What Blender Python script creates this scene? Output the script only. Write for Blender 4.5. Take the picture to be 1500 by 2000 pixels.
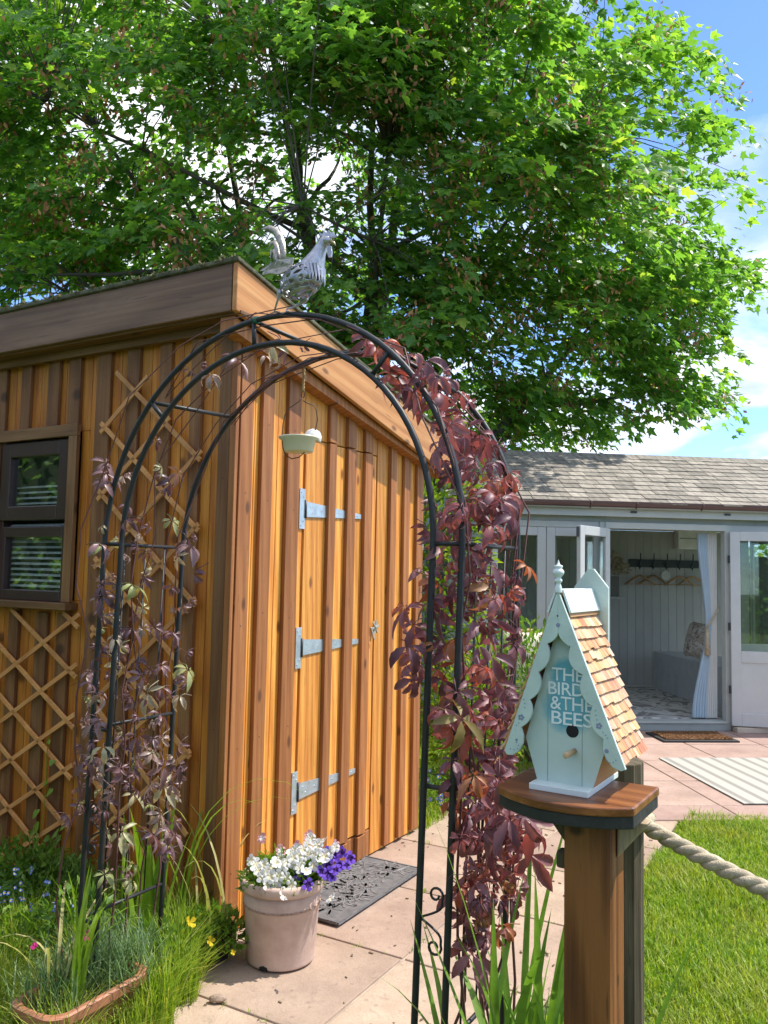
import bpy, bmesh, math, random
from mathutils import Vector, Matrix
RND = random.Random(7)
V = Vector
scene = bpy.context.scene
for o in list(bpy.data.objects): bpy.data.objects.remove(o)
COL = scene.collection
Z = V((0, 0, 1))

# ------------------------------------------------------------------ camera
CAM_H = 1.45; FPX = 1590.0; PITCH = math.radians(4.27); ROLL = math.radians(1.19)
F_ = V((0, math.cos(PITCH), math.sin(PITCH))); U0 = V((0, -math.sin(PITCH), math.cos(PITCH))); R0 = V((1, 0, 0))
R_ = R0 * math.cos(ROLL) + U0 * math.sin(ROLL); U_ = -R0 * math.sin(ROLL) + U0 * math.cos(ROLL)
CAMO = V((0, 0, CAM_H))
cd = bpy.data.cameras.new('camera'); cam = bpy.data.objects.new('camera', cd); COL.objects.link(cam)
cam.matrix_world = Matrix(((R_.x, U_.x, -F_.x, 0), (R_.y, U_.y, -F_.y, 0), (R_.z, U_.z, -F_.z, CAM_H), (0, 0, 0, 1)))
cd.sensor_fit = 'VERTICAL'; cd.sensor_height = 24; cd.lens = FPX / 2000 * 24; cd.clip_end = 600; cd.clip_start = .05
scene.camera = cam
scene.render.resolution_x = 768; scene.render.resolution_y = 1024

# ------------------------------------------------------------------ sky and sun
SUN_AZ = math.radians(78); SUN_EL = math.radians(59)
w = bpy.data.worlds.new('World'); scene.world = w; w.use_nodes = True
nt = w.node_tree; nt.nodes.clear()
def N(nt, t, **k):
    n = nt.nodes.new(t)
    for a, b in k.items():
        if a.startswith('i_'):
            key = a[2:]; n.inputs[int(key) if key.isdigit() else key.replace('_', ' ')].default_value = b
        else: setattr(n, a, b)
    return n
def LK(nt, a, b): nt.links.new(a, b)
out = N(nt, 'ShaderNodeOutputWorld'); bg = N(nt, 'ShaderNodeBackground', i_Strength=.15)
sky = N(nt, 'ShaderNodeTexSky', sky_type='NISHITA', sun_disc=False, sun_elevation=SUN_EL, sun_rotation=SUN_AZ)
sky.air_density = 1.0; sky.dust_density = .15; sky.ozone_density = 6.0; sky.altitude = 4500
tc = N(nt, 'ShaderNodeTexCoord'); sep = N(nt, 'ShaderNodeSeparateXYZ'); LK(nt, tc.outputs['Generated'], sep.inputs[0])
zz = N(nt, 'ShaderNodeMath', operation='ADD', i_1=.22); LK(nt, sep.outputs['Z'], zz.inputs[0])
zc = N(nt, 'ShaderNodeMath', operation='MAXIMUM', i_1=.05); LK(nt, zz.outputs[0], zc.inputs[0])
dx = N(nt, 'ShaderNodeMath', operation='DIVIDE'); LK(nt, sep.outputs['X'], dx.inputs[0]); LK(nt, zc.outputs[0], dx.inputs[1])
dy = N(nt, 'ShaderNodeMath', operation='DIVIDE'); LK(nt, sep.outputs['Y'], dy.inputs[0]); LK(nt, zc.outputs[0], dy.inputs[1])
cmb = N(nt, 'ShaderNodeCombineXYZ', i_Z=11.7); LK(nt, dx.outputs[0], cmb.inputs[0]); LK(nt, dy.outputs[0], cmb.inputs[1])
cn = N(nt, 'ShaderNodeTexNoise', i_Scale=1.55, i_Detail=7.0, i_Roughness=.55, i_Distortion=.25); LK(nt, cmb.outputs[0], cn.inputs['Vector'])
cr = N(nt, 'ShaderNodeValToRGB'); cr.color_ramp.elements[0].position = .43; cr.color_ramp.elements[1].position = .59
LK(nt, cn.outputs['Fac'], cr.inputs[0])
cn2 = N(nt, 'ShaderNodeTexNoise', i_Scale=3.3, i_Detail=5.0); LK(nt, cmb.outputs[0], cn2.inputs['Vector'])
cc = N(nt, 'ShaderNodeValToRGB'); cc.color_ramp.elements[0].color = (1.9, 2.3, 3.05, 1); cc.color_ramp.elements[1].color = (4.0, 4.1, 4.25, 1)
cc.color_ramp.elements[0].position = .34; cc.color_ramp.elements[1].position = .58
LK(nt, cn2.outputs['Fac'], cc.inputs[0])
mx = N(nt, 'ShaderNodeMix', data_type='RGBA'); LK(nt, cr.outputs['Color'], mx.inputs[0]); LK(nt, sky.outputs[0], mx.inputs[6]); LK(nt, cc.outputs[0], mx.inputs[7])
LK(nt, mx.outputs[2], bg.inputs['Color']); LK(nt, bg.outputs[0], out.inputs[0])
sd = bpy.data.lights.new('sun', 'SUN'); sd.energy = 2.55; sd.angle = math.radians(.53); sd.color = (1, .945, .86)
sun = bpy.data.objects.new('sun', sd); COL.objects.link(sun)
SUNV = V((math.sin(SUN_AZ) * math.cos(SUN_EL), math.cos(SUN_AZ) * math.cos(SUN_EL), math.sin(SUN_EL)))
sun.rotation_euler = (-SUNV).to_track_quat('-Z', 'Y').to_euler(); sun.location = (0, 0, 30)
scene.view_settings.view_transform = 'Standard'; scene.view_settings.look = 'None'
scene.view_settings.exposure = 1.45; scene.view_settings.gamma = 1; scene.view_settings.use_curve_mapping = False

# ------------------------------------------------------------------ pixel helpers (photo pixels, 1500 x 2000)
def ray(px, py): return F_ + R_ * ((px - 750) / FPX) - U_ * ((py - 1000) / FPX)
def onz(px, py, z=0.): d = ray(px, py); return CAMO + d * ((z - CAM_H) / d.z)
def ony(px, py, y): d = ray(px, py); return CAMO + d * (y / d.y)
def onpl(px, py, P, n): d = ray(px, py); return CAMO + d * ((P - CAMO).dot(n) / d.dot(n))
def proj(P):
    d = P - CAMO; q = d.dot(F_); return 750 + FPX * d.dot(R_) / q, 1000 - FPX * d.dot(U_) / q, q

# ------------------------------------------------------------------ object helpers
def wloc(o):
    l = V((0, 0, 0))
    while o: l = l + o.location; o = o.parent
    return l
def thing(name, label, cat, loc=(0, 0, 0), group=None):
    o = bpy.data.objects.new(name, None); COL.objects.link(o); o.location = loc; o.empty_display_size = .05
    o['label'] = label; o['category'] = cat
    if group: o['group'] = group
    return o
def tag(o, label, cat, group=None):
    o['label'] = label; o['category'] = cat
    if group: o['group'] = group
    return o
class MB:
    def __init__(s): s.v = []; s.f = []
    def add(s, vs, fs):
        b = len(s.v); s.v += [V(p) for p in vs]; s.f += [tuple(i + b for i in f) for f in fs]; return s
    def box(s, c, ax, ay, az, sx, sy, sz):      # full sizes along three axes
        c = V(c); ax = V(ax) * sx / 2; ay = V(ay) * sy / 2; az = V(az) * sz / 2
        p = [c + ax * i + ay * j + az * k for i in (-1, 1) for j in (-1, 1) for k in (-1, 1)]
        fs = [(0, 1, 3, 2), (4, 6, 7, 5), (0, 4, 5, 1), (2, 3, 7, 6), (0, 2, 6, 4), (1, 5, 7, 3)]
        if ax.cross(ay).dot(az) < 0: fs = [f[::-1] for f in fs]
        return s.add(p, fs)
    def bar(s, a, b, wd, n, th):                # bar from a to b, width wd, facing n, thickness th
        a = V(a); b = V(b); d = (b - a); L = d.length; d.normalize(); n = V(n); n = (n - d * n.dot(d)).normalized(); q = n.cross(d)
        return s.box((a + b) / 2, d, q, n, L, wd, th)
    def prism(s, poly, ex):
        n = len(poly); ex = V(ex); a = [V(p) for p in poly]
        nrm = V((0, 0, 0))
        for i in range(n): nrm += a[i].cross(a[(i + 1) % n])
        if nrm.dot(ex) > 0: a = a[::-1]
        b = [p + ex for p in a]
        return s.add(a + b, [tuple(range(n)), tuple(range(2 * n - 1, n - 1, -1))] + [((i + 1) % n, i, n + i, n + (i + 1) % n) for i in range(n)])
    def tube(s, pts, r, n=8, cap=True, flat=None):
        pts = [V(p) for p in pts]; m = len(pts); rs = r if isinstance(r, (list, tuple)) else [r] * m
        t0 = (pts[1] - pts[0]).normalized(); nn = t0.orthogonal().normalized(); vs = []; fs = []
        for i in range(m):
            t = (pts[min(i + 1, m - 1)] - pts[max(i - 1, 0)])
            t = t.normalized() if t.length > 1e-9 else t0
            nn = (nn - t * nn.dot(t)); nn = nn.normalized() if nn.length > 1e-6 else t.orthogonal().normalized(); bb = t.cross(nn)
            for k in range(n):
                a = 2 * math.pi * k / n; vs.append(pts[i] + (nn * math.cos(a) + bb * math.sin(a)) * rs[i])
        for i in range(m - 1):
            for k in range(n):
                fs.append((i * n + k, i * n + (k + 1) % n, (i + 1) * n + (k + 1) % n, (i + 1) * n + k))
        if cap: fs.append(tuple(range(n - 1, -1, -1))); fs.append(tuple((m - 1) * n + k for k in range(n)))
        return s.add(vs, fs)
    def lathe(s, prof, c, ax=Z, n=24, e1=None):
        c = V(c); ax = V(ax).normalized(); e1 = V(e1).normalized() if e1 else ax.orthogonal().normalized(); e2 = ax.cross(e1); vs = []; fs = []
        for r, h in prof:
            for k in range(n):
                a = 2 * math.pi * k / n; vs.append(c + ax * h + (e1 * math.cos(a) + e2 * math.sin(a)) * r)
        for i in range(len(prof) - 1):
            for k in range(n): fs.append((i * n + k, i * n + (k + 1) % n, (i + 1) * n + (k + 1) % n, (i + 1) * n + k))
        return s.add(vs, fs)
    def blade(s, base, d, L, wd, up=.8, droop=1.0, seg=5, fold=.15, tip=0.0):   # arching strap leaf
        base = V(base); h = V(d); h.z = 0; h = h.normalized(); side = h.cross(Z)
        ang = math.radians(up); p = base.copy(); vs = []; fs = []
        for i in range(seg + 1):
            t = i / seg; wv = wd * (min(1, .45 + 1.6 * t) * (1 - t ** 2.2) + tip) / 2
            dirv = h * math.cos(ang) + Z * math.sin(ang); nrm = -h * math.sin(ang) + Z * math.cos(ang)
            vs += [p - side * wv + nrm * wv * fold * 2, p, p + side * wv + nrm * wv * fold * 2]
            p = p + dirv * (L / seg); ang -= math.radians(droop) / seg * (0.4 + 1.2 * t)
        for i in range(seg):
            b = 3 * i; fs += [(b, b + 1, b + 4, b + 3), (b + 1, b + 2, b + 5, b + 4)]
        return s.add(vs, fs)
    def mesh(s, name, off=V((0, 0, 0)), smooth=False):
        m = bpy.data.meshes.new(name); m.from_pydata([tuple(p - off) for p in s.v], [], s.f)
        if smooth: m.polygons.foreach_set('use_smooth', [True] * len(m.polygons))
        m.update(); return m
    def build(s, name, mat, parent=None, smooth=False, bevel=0, kind=None, seg=2):
        off = wloc(parent) if parent else V((0, 0, 0))
        m = s.mesh(name, off, smooth); m.materials.append(mat)
        o = bpy.data.objects.new(name, m); COL.objects.link(o); o.parent = parent
        if bevel:
            b = o.modifiers.new('bevel', 'BEVEL'); b.width = bevel; b.segments = seg; b.limit_method = 'ANGLE'; b.angle_limit = .6
        if kind: o['kind'] = kind
        return o
def top(mb, name, mat, label, cat, loc=None, group=None, **k):      # one-mesh thing with its origin at its base
    if loc is None:
        c = V((0, 0, 0))
        for p in mb.v: c += p
        c /= len(mb.v); loc = V((c.x, c.y, min(p.z for p in mb.v)))
    smooth = k.get('smooth', False); m = mb.mesh(name, V(loc), smooth); m.materials.append(mat)
    o = bpy.data.objects.new(name, m); COL.objects.link(o); o.location = loc
    if k.get('bevel'):
        b = o.modifiers.new('bevel', 'BEVEL'); b.width = k['bevel']; b.segments = 2; b.limit_method = 'ANGLE'; b.angle_limit = .6
    if label: tag(o, label, cat, group)
    if k.get('kind'): o['kind'] = k['kind']
    return o
def inst(name, mesh, parent, M4):               # copy sharing mesh data; M4 is a world matrix, parents carry no rotation
    o = bpy.data.objects.new(name, mesh); COL.objects.link(o); o.parent = parent
    o.matrix_local = Matrix.Translation(-wloc(parent)) @ M4 if parent else M4
    return o
def frame(x, y, z, p):
    return Matrix(((x.x, y.x, z.x, p.x), (x.y, y.y, z.y, p.y), (x.z, y.z, z.z, p.z), (0, 0, 0, 1)))

# ------------------------------------------------------------------ materials
def newmat(name):
    m = bpy.data.materials.new(name); m.use_nodes = True; nt = m.node_tree
    p = nt.nodes['Principled BSDF']; return m, nt, p
def ramp(nt, fac, stops):
    r = N(nt, 'ShaderNodeValToRGB'); e = r.color_ramp.elements
    while len(e) < len(stops): e.new(.5)
    for k, (pos, c) in zip(e, stops): k.position = pos; k.color = (*c, 1)
    LK(nt, fac, r.inputs[0]); return r.outputs[0]
def rnd_coord(nt, scale, rot=(0, 0, 0), amp=40.):
    tc = N(nt, 'ShaderNodeTexCoord'); oi = N(nt, 'ShaderNodeObjectInfo')
    m = N(nt, 'ShaderNodeMath', operation='MULTIPLY', i_1=amp); LK(nt, oi.outputs['Random'], m.inputs[0])
    a = N(nt, 'ShaderNodeVectorMath', operation='ADD'); mp0 = N(nt, 'ShaderNodeMapping'); mp0.inputs['Rotation'].default_value = rot
    LK(nt, tc.outputs['Object'], mp0.inputs[0]); LK(nt, mp0.outputs[0], a.inputs[0]); LK(nt, m.outputs[0], a.inputs[1])
    return a.outputs[0], oi.outputs['Random']
def scaled(nt, vec, s):
    m = N(nt, 'ShaderNodeVectorMath', operation='MULTIPLY'); m.inputs[1].default_value = s; LK(nt, vec, m.inputs[0]); return m.outputs[0]
def noise(nt, vec, scale, detail=4, rough=.55, dist=0):
    n = N(nt, 'ShaderNodeTexNoise', i_Scale=scale, i_Detail=float(detail), i_Roughness=rough, i_Distortion=float(dist)); LK(nt, vec, n.inputs['Vector']); return n.outputs['Fac']
def mixc(nt, f, a, b, mode='MIX'):
    m = N(nt, 'ShaderNodeMix', data_type='RGBA', blend_type=mode)
    for s, x in ((0, f), (6, a), (7, b)):
        if isinstance(x, (int, float)): m.inputs[s].default_value = x
        elif isinstance(x, tuple): m.inputs[s].default_value = (*x, 1)
        else: LK(nt, x, m.inputs[s])
    return m.outputs[2]
def mrange(nt, x, a, b, c, d):
    m = N(nt, 'ShaderNodeMapRange', i_1=a, i_2=b, i_3=c, i_4=d); LK(nt, x, m.inputs[0]); return m.outputs[0]
def hsv(nt, col, h=None, s=None, v=None):
    n = N(nt, 'ShaderNodeHueSaturation'); LK(nt, col, n.inputs['Color'])
    for k, x in (('Hue', h), ('Saturation', s), ('Value', v)):
        if x is None: continue
        if isinstance(x, (int, float)): n.inputs[k].default_value = x
        else: LK(nt, x, n.inputs[k])
    return n.outputs[0]
def bump(nt, p, h, st=.3, dist=.01):
    b = N(nt, 'ShaderNodeBump', i_Strength=st, i_Distance=dist); LK(nt, h, b.inputs['Height']); LK(nt, b.outputs[0], p.inputs['Normal'])
def wood(name, dark, mid, light, rot=(0, 0, 0), rough=.6, var=(.75, 1.2), stain=.35, grain=1.0, stainc=None, bmp=.35, knots=True, ringw=.24, ksc=3.6):
    """grain runs along local Z after the mapping rotation"""
    m, nt, p = newmat(name); co, rn = rnd_coord(nt, 1, rot)
    fib = noise(nt, scaled(nt, co, (110 * grain, 110 * grain, 2.2 * grain)), 1, 6, .68)
    warp = scaled(nt, co, (7 * grain, 7 * grain, .55 * grain))
    rings = N(nt, 'ShaderNodeTexWave', wave_type='BANDS', bands_direction='DIAGONAL', i_Scale=1.5, i_Distortion=7.0, i_Detail=2.5, i_Detail_Scale=.9); LK(nt, warp, rings.inputs['Vector'])
    broad = noise(nt, scaled(nt, co, (9, 9, .5)), 1, 3, .5)
    a = N(nt, 'ShaderNodeMath', operation='MULTIPLY_ADD', i_1=ringw); LK(nt, rings.outputs['Fac'], a.inputs[0]); LK(nt, mrange(nt, fib, .3, .7, .1, .5), a.inputs[2])
    b = N(nt, 'ShaderNodeMath', operation='MULTIPLY_ADD', i_1=.35); LK(nt, broad, b.inputs[0]); LK(nt, a.outputs[0], b.inputs[2])
    col = ramp(nt, b.outputs[0], [(.25, dark), (.58, mid), (.95, light)])
    col = hsv(nt, col, v=mrange(nt, rn, 0, 1, var[0], var[1]))
    fl = noise(nt, scaled(nt, co, (160 * grain, 160 * grain, 11 * grain)), 1, 2, .5); col = mixc(nt, mrange(nt, fl, .66, .74, 0, .55), col, tuple(c * .5 for c in dark))
    st = noise(nt, scaled(nt, co, (5.2, 5.2, 1.1)), 1, 5, .65)
    col = mixc(nt, mrange(nt, st, .52, .72, 0, stain), col, stainc or tuple(c * .45 for c in dark))
    if knots:
        vo = N(nt, 'ShaderNodeTexVoronoi', i_Scale=1.0, voronoi_dimensions='2D'); dp_ = N(nt, 'ShaderNodeVectorMath', operation='DOT_PRODUCT'); dp_.inputs[1].default_value = (ksc, ksc * .8, 0); LK(nt, co, dp_.inputs[0]); d2_ = N(nt, 'ShaderNodeVectorMath', operation='DOT_PRODUCT'); d2_.inputs[1].default_value = (0, 0, ksc * .55); LK(nt, co, d2_.inputs[0]); cb_ = N(nt, 'ShaderNodeCombineXYZ'); LK(nt, dp_.outputs['Value'], cb_.inputs[0]); LK(nt, d2_.outputs['Value'], cb_.inputs[1]); LK(nt, cb_.outputs[0], vo.inputs['Vector'])
        col = mixc(nt, mrange(nt, vo.outputs['Distance'], .03, .07, .85, 0), col, tuple(c * .4 for c in dark))
    LK(nt, col, p.inputs['Base Color']); p.inputs['Roughness'].default_value = rough
    bump(nt, p, b.outputs[0], bmp, .004); return m
def plain(name, c, rough=.5, metal=0., var=.12, sc=6., bmp=0., bsc=60., spec=None, c2=None, rvar=None):
    m, nt, p = newmat(name); co, rn = rnd_coord(nt, 1)
    n = noise(nt, co, sc, 5, .6)
    col = ramp(nt, n, [(.3, tuple(x * (1 - var) for x in c)), (.7, c2 or tuple(min(1, x * (1 + var)) for x in c))])
    if rvar: col = hsv(nt, col, v=mrange(nt, rn, 0, 1, *rvar))
    LK(nt, col, p.inputs['Base Color']); p.inputs['Roughness'].default_value = rough; p.inputs['Metallic'].default_value = metal
    if spec is not None: p.inputs['Specular IOR Level'].default_value = spec
    if bmp: bump(nt, p, noise(nt, co, bsc, 4, .6), bmp, .004)
    return m
def leafmat(name, stops, trans=.4, rough=.45, island=True, tcol=None, hv=(.9, 1.1), spec=.4, patch=None):
    """two-layer leaf: glossy skin over diffuse and translucent light"""
    m, nt, p = newmat(name)
    if island: g = N(nt, 'ShaderNodeNewGeometry'); r = g.outputs['Random Per Island']
    else: g = N(nt, 'ShaderNodeObjectInfo'); r = g.outputs['Random']
    col = ramp(nt, r, stops)
    tcn = N(nt, 'ShaderNodeTexCoord'); nz = noise(nt, tcn.outputs['Object'], 30., 3)
    col = hsv(nt, col, v=mrange(nt, nz, .3, .7, .82, 1.18))
    if patch: col = mixc(nt, mrange(nt, noise(nt, tcn.outputs['Object'], 2.6, 4, .6), .46, .68, 0, .55), col, patch)
    LK(nt, col, p.inputs['Base Color']); p.inputs['Roughness'].default_value = rough; p.inputs['Specular IOR Level'].default_value = spec
    t = N(nt, 'ShaderNodeBsdfTranslucent'); LK(nt, mixc(nt, 1.0, col, tcol or (1.3, 1.5, .7), 'MULTIPLY'), t.inputs['Color'])
    mxs = N(nt, 'ShaderNodeMixShader', i_0=trans); LK(nt, p.outputs[0], mxs.inputs[1]); LK(nt, t.outputs[0], mxs.inputs[2])
    LK(nt, mxs.outputs[0], nt.nodes['Material Output'].inputs['Surface']); return m
def glassmat(name, tint=(.85, .9, .88), refl=.16):
    m, nt, p = newmat(name)
    tr = N(nt, 'ShaderNodeBsdfTransparent'); tr.inputs[0].default_value = (*tint, 1)
    gl = N(nt, 'ShaderNodeBsdfGlossy', i_Roughness=.02); lw = N(nt, 'ShaderNodeLayerWeight', i_Blend=.5); fr = N(nt, 'ShaderNodeMath', operation='POWER', i_1=4.0); LK(nt, lw.outputs['Facing'], fr.inputs[0])
    f = N(nt, 'ShaderNodeMath', operation='ADD', i_1=refl, use_clamp=True); LK(nt, fr.outputs[0], f.inputs[0])
    mxs = N(nt, 'ShaderNodeMixShader'); LK(nt, f.outputs[0], mxs.inputs[0]); LK(nt, tr.outputs[0], mxs.inputs[1]); LK(nt, gl.outputs[0], mxs.inputs[2])
    LK(nt, mxs.outputs[0], nt.nodes['Material Output'].inputs['Surface']); return m

# ------------------------------------------------------------------ frames of reference in the garden
AL = math.radians(29.94); u = V((math.sin(AL), math.cos(AL), 0)); v = V((math.cos(AL), -math.sin(AL), 0)); C0 = V((-.6176, 3.3079, 0))
def G(s, w_, z=0.): return C0 + u * s + v * w_ + Z * z          # shed frame: s along the front wall, w out of it
def fr(px, py, off=0.):
    P = onpl(px, py, C0 + v * off, v); d = P - C0; return d.dot(u), P.z
def lf(px, py, off=0.):
    P = onpl(px, py, C0 - u * off, u); d = P - C0; return -d.dot(v), P.z
def grot(d):
    return tuple(V(d).normalized().rotation_difference(Z).to_euler('XYZ'))
GA = math.radians(5); he = V((math.cos(GA), math.sin(GA), 0)); hn = V((-math.sin(GA), math.cos(GA), 0)); HP = onz(1340, 1427)
def S(s, d, z=0.): return HP + he * s + hn * d + Z * z         # summer house frame

# ------------------------------------------------------------------ ground, lawn, path, patio
def groundmat():
    m, nt, p = newmat('lawn_soil'); co, rn = rnd_coord(nt, 1)
    n1 = noise(nt, co, 2.2, 5); n2 = noise(nt, co, 60., 3)
    c = ramp(nt, n1, [(.3, (.045, .085, .014)), (.7, (.10, .16, .025))]); c = mixc(nt, mrange(nt, n2, .45, .7, 0, .6), c, (.035, .03, .015))
    LK(nt, c, p.inputs['Base Color']); p.inputs['Roughness'].default_value = .95; bump(nt, p, n2, .6, .02); return m
def slabmat(name, c1, c2, c3):
    m, nt, p = newmat(name); co, rn = rnd_coord(nt, 1)
    n1 = noise(nt, co, 3.5, 6, .65); n2 = noise(nt, co, 120., 4); n3 = noise(nt, co, 14., 5, .7, .6)
    c = ramp(nt, n1, [(.3, c1), (.55, c2), (.75, c3)]); c = hsv(nt, c, v=mrange(nt, rn, 0, 1, .88, 1.1), h=mrange(nt, rn, 0, 1, .493, .507))
    c = mixc(nt, mrange(nt, n3, .56, .70, 0, .42), c, tuple(x * .5 for x in c1)); c = mixc(nt, mrange(nt, n2, .5, .8, 0, .3), c, tuple(x * .55 for x in c1))
    c = mixc(nt, mrange(nt, noise(nt, co, 1.7, 5, .7, .4), .5, .72, 0, .38), c, tuple(x * .55 for x in c1)); vo = N(nt, 'ShaderNodeTexVoronoi', i_Scale=16.0); LK(nt, co, vo.inputs['Vector']); c = mixc(nt, mrange(nt, vo.outputs['Distance'], .10, .16, .35, 0), c, tuple(x * .5 for x in c1))
    LK(nt, c, p.inputs['Base Color']); p.inputs['Roughness'].default_value = .85
    h = N(nt, 'ShaderNodeMath', operation='MULTIPLY_ADD', i_1=2.2); LK(nt, n3, h.inputs[0]); LK(nt, n2, h.inputs[2]); bump(nt, p, h.outputs[0], .35, .006); return m
M_soil = groundmat()
M_path = slabmat('path_stone', (.29, .205, .15), (.385, .28, .207), (.46, .35, .265))
M_patio = slabmat('patio_stone', (.31, .20, .162), (.395, .27, .22), (.45, .325, .27))
M_mortar = plain('mortar', (.37, .29, .22), .95, var=.3, sc=9, bmp=.5, bsc=80)
g = MB().add([(-60, -60, -.03), (60, -60, -.03), (60, 60, -.03), (-60, 60, -.03)], [(0, 1, 2, 3)])
top(g, 'ground', M_soil, None, None, loc=V((0, 0, -.03)), kind='structure')

def slab(parent, a, b, e, f, w1, w2, mat, wob=.004, zt=0.):
    mb = MB(); c = (a + b) / 2
    mb.box(c + Z * (zt - .016 + RND.uniform(-.0015, .0015)), e, f, Z, w1, w2, .032)
    return mb.build('paving_slab', mat, parent, bevel=.005)
def paving(name, O, e, f, x0, x1, y0, y1, cols, rows, mat, keep=lambda P: True, gap=.010, zt=0.):
    """mortar bed plus a slab object for every cell; cols and rows are edge lists"""
    mb = MB(); mb.add([O + e * x0 + f * y0 + Z * (zt - .007), O + e * x1 + f * y0 + Z * (zt - .007), O + e * x1 + f * y1 + Z * (zt - .007), O + e * x0 + f * y1 + Z * (zt - .007)], [(0, 1, 2, 3)])
    m = mb.mesh(name); m.materials.append(M_mortar); bed = bpy.data.objects.new(name, m); COL.objects.link(bed); bed['kind'] = 'structure'
    for j in range(len(rows) - 1):
        cl = cols(j) if callable(cols) else cols
        for i in range(len(cl) - 1):
            c = O + e * (cl[i] + cl[i + 1]) / 2 + f * (rows[j] + rows[j + 1]) / 2
            if keep(c): slab(bed, c, c, e, f, cl[i + 1] - cl[i] - gap, rows[j + 1] - rows[j] - gap, mat, zt=zt)
    return bed
PW0, PW1 = -.018, 1.245
paving('garden_path', C0, v, u, PW0, PW1, -.95, 3.94, [PW0, .68, PW1], [-.95, -.34, .27, .89, 1.50, 2.11, 2.72, 3.33, 3.94], M_path, zt=-.006)
rows = [-2.80] + [-.62 * k - .012 for k in range(5)][::-1]
paving('patio', HP, he, hn, -2.3, 2.4, rows[0], rows[-1], lambda j: [-2.3 + (.31 if j % 2 else 0) * 0 + .672 * k for k in range(8)], rows, M_patio,
       keep=lambda c: True)

# lawn blades: real geometry, nobody could count them
M_grass = leafmat('lawn_blades', [(0, (.10, .20, .012)), (.45, (.20, .33, .02)), (.8, (.31, .43, .04)), (.93, (.42, .46, .08)), (1, (.50, .45, .18))], trans=.45, rough=.5, tcol=(1.5, 1.5, .6), patch=(.40, .40, .09))
def blades(name, n, sampler, h, label, wd=.0035, seed=1, lean=.6, mat=None, seg=3):
    r = random.Random(seed); vs = []; fs = []
    for _ in range(n):
        q = sampler(r)
        if q is None: continue
        x, y, z0, k = q; a = r.uniform(0, 6.283); hh = h * k * r.uniform(.4, 1.35); ln = r.uniform(.1, lean) * hh; wv = wd * r.uniform(.7, 1.3)
        dx, dy = math.cos(a), math.sin(a); sx, sy = -dy * wv / 2, dx * wv / 2; b = len(vs)
        if seg == 2:
            vs += [(x - sx, y - sy, z0), (x + sx, y + sy, z0), (x + dx * ln * .9, y + dy * ln * .9, z0 + hh * .95)]; fs.append((b, b + 1, b + 2))
        else:
            mx_, my_ = x + dx * ln * .35, y + dy * ln * .35
            vs += [(x - sx, y - sy, z0), (x + sx, y + sy, z0), (mx_ + sx * .8, my_ + sy * .8, z0 + hh * .6), (mx_ - sx * .8, my_ - sy * .8, z0 + hh * .6), (x + dx * ln, y + dy * ln, z0 + hh * (1 - .25 * ln / hh))]
            fs += [(b, b + 1, b + 2, b + 3), (b + 3, b + 2, b + 4)]
    m = bpy.data.meshes.new(name); m.from_pydata(vs, [], fs); m.update(); m.materials.append(mat or M_grass)
    o = bpy.data.objects.new(name, m); COL.objects.link(o); o['kind'] = 'stuff'; o['label'] = label; o['category'] = 'grass'; return o
FARL = 5.16
def lawn_s(r, far_out=False):
    y = 2.2 + (FARL - 2.2) * r.random() ** 1.15; x = r.uniform(.55, 3.6) if not far_out else r.uniform(.2, 5.5)
    if far_out: y = r.uniform(-1.5, FARL + .4)
    P = V((x, y, 0)); d = P - C0; wq = d.dot(v)
    edge = PW1 + .012 + .03 * math.sin(x * 9) * math.sin(y * 7)
    if wq < edge: return None
    far = FARL + .1 * (x - 1.8) - max(0, 1.95 - x) * .35 + .02 * math.sin(x * 23)
    if y > far: return None
    px, py, q = proj(P)
    vis = y > 1.2 and 1180 < px < 1560 and py < 2080
    if vis == far_out: return None
    return x, y, -.028, (1 + .5 * math.sin(x * 4 + 1.3) * math.sin(y * 5)) * (1.25 if y > far - .06 else 1)
blades('lawn_grass', 150000, lawn_s, .055, 'short mown green lawn beside the stone path', wd=.0042, seed=3, lean=.9)
blades('lawn_grass', 90000, lambda r: lawn_s(r, True), .055, 'lawn running on beyond the rope towards the patio side', wd=.006, seed=13, lean=.9)
def tuft_s(r):
    s_ = r.uniform(-.95, .02); w_ = r.uniform(-.95, .3)
    if w_ > .06 + .55 * max(0, -s_ - .12) + .04 * math.sin(s_ * 30): return None
    P = G(s_, w_); k = 1.0 + .7 * math.sin(s_ * 7 + w_ * 9) ** 2
    return P.x, P.y, -.028, k
blades('long_grass', 38000, tuft_s, .135, 'long uncut bright green grass around the planting trough', wd=.0042, seed=5, lean=.8)
def rough_s(r):
    s_ = r.uniform(1.69, 4.4); w_ = r.uniform(-1.6, .05)
    P = G(s_, w_); return P.x, P.y, -.028, 1
blades('rough_grass', 22000, rough_s, .09, 'rough grass growing behind the timber shed', wd=.006, seed=6, lean=.7)

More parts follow.
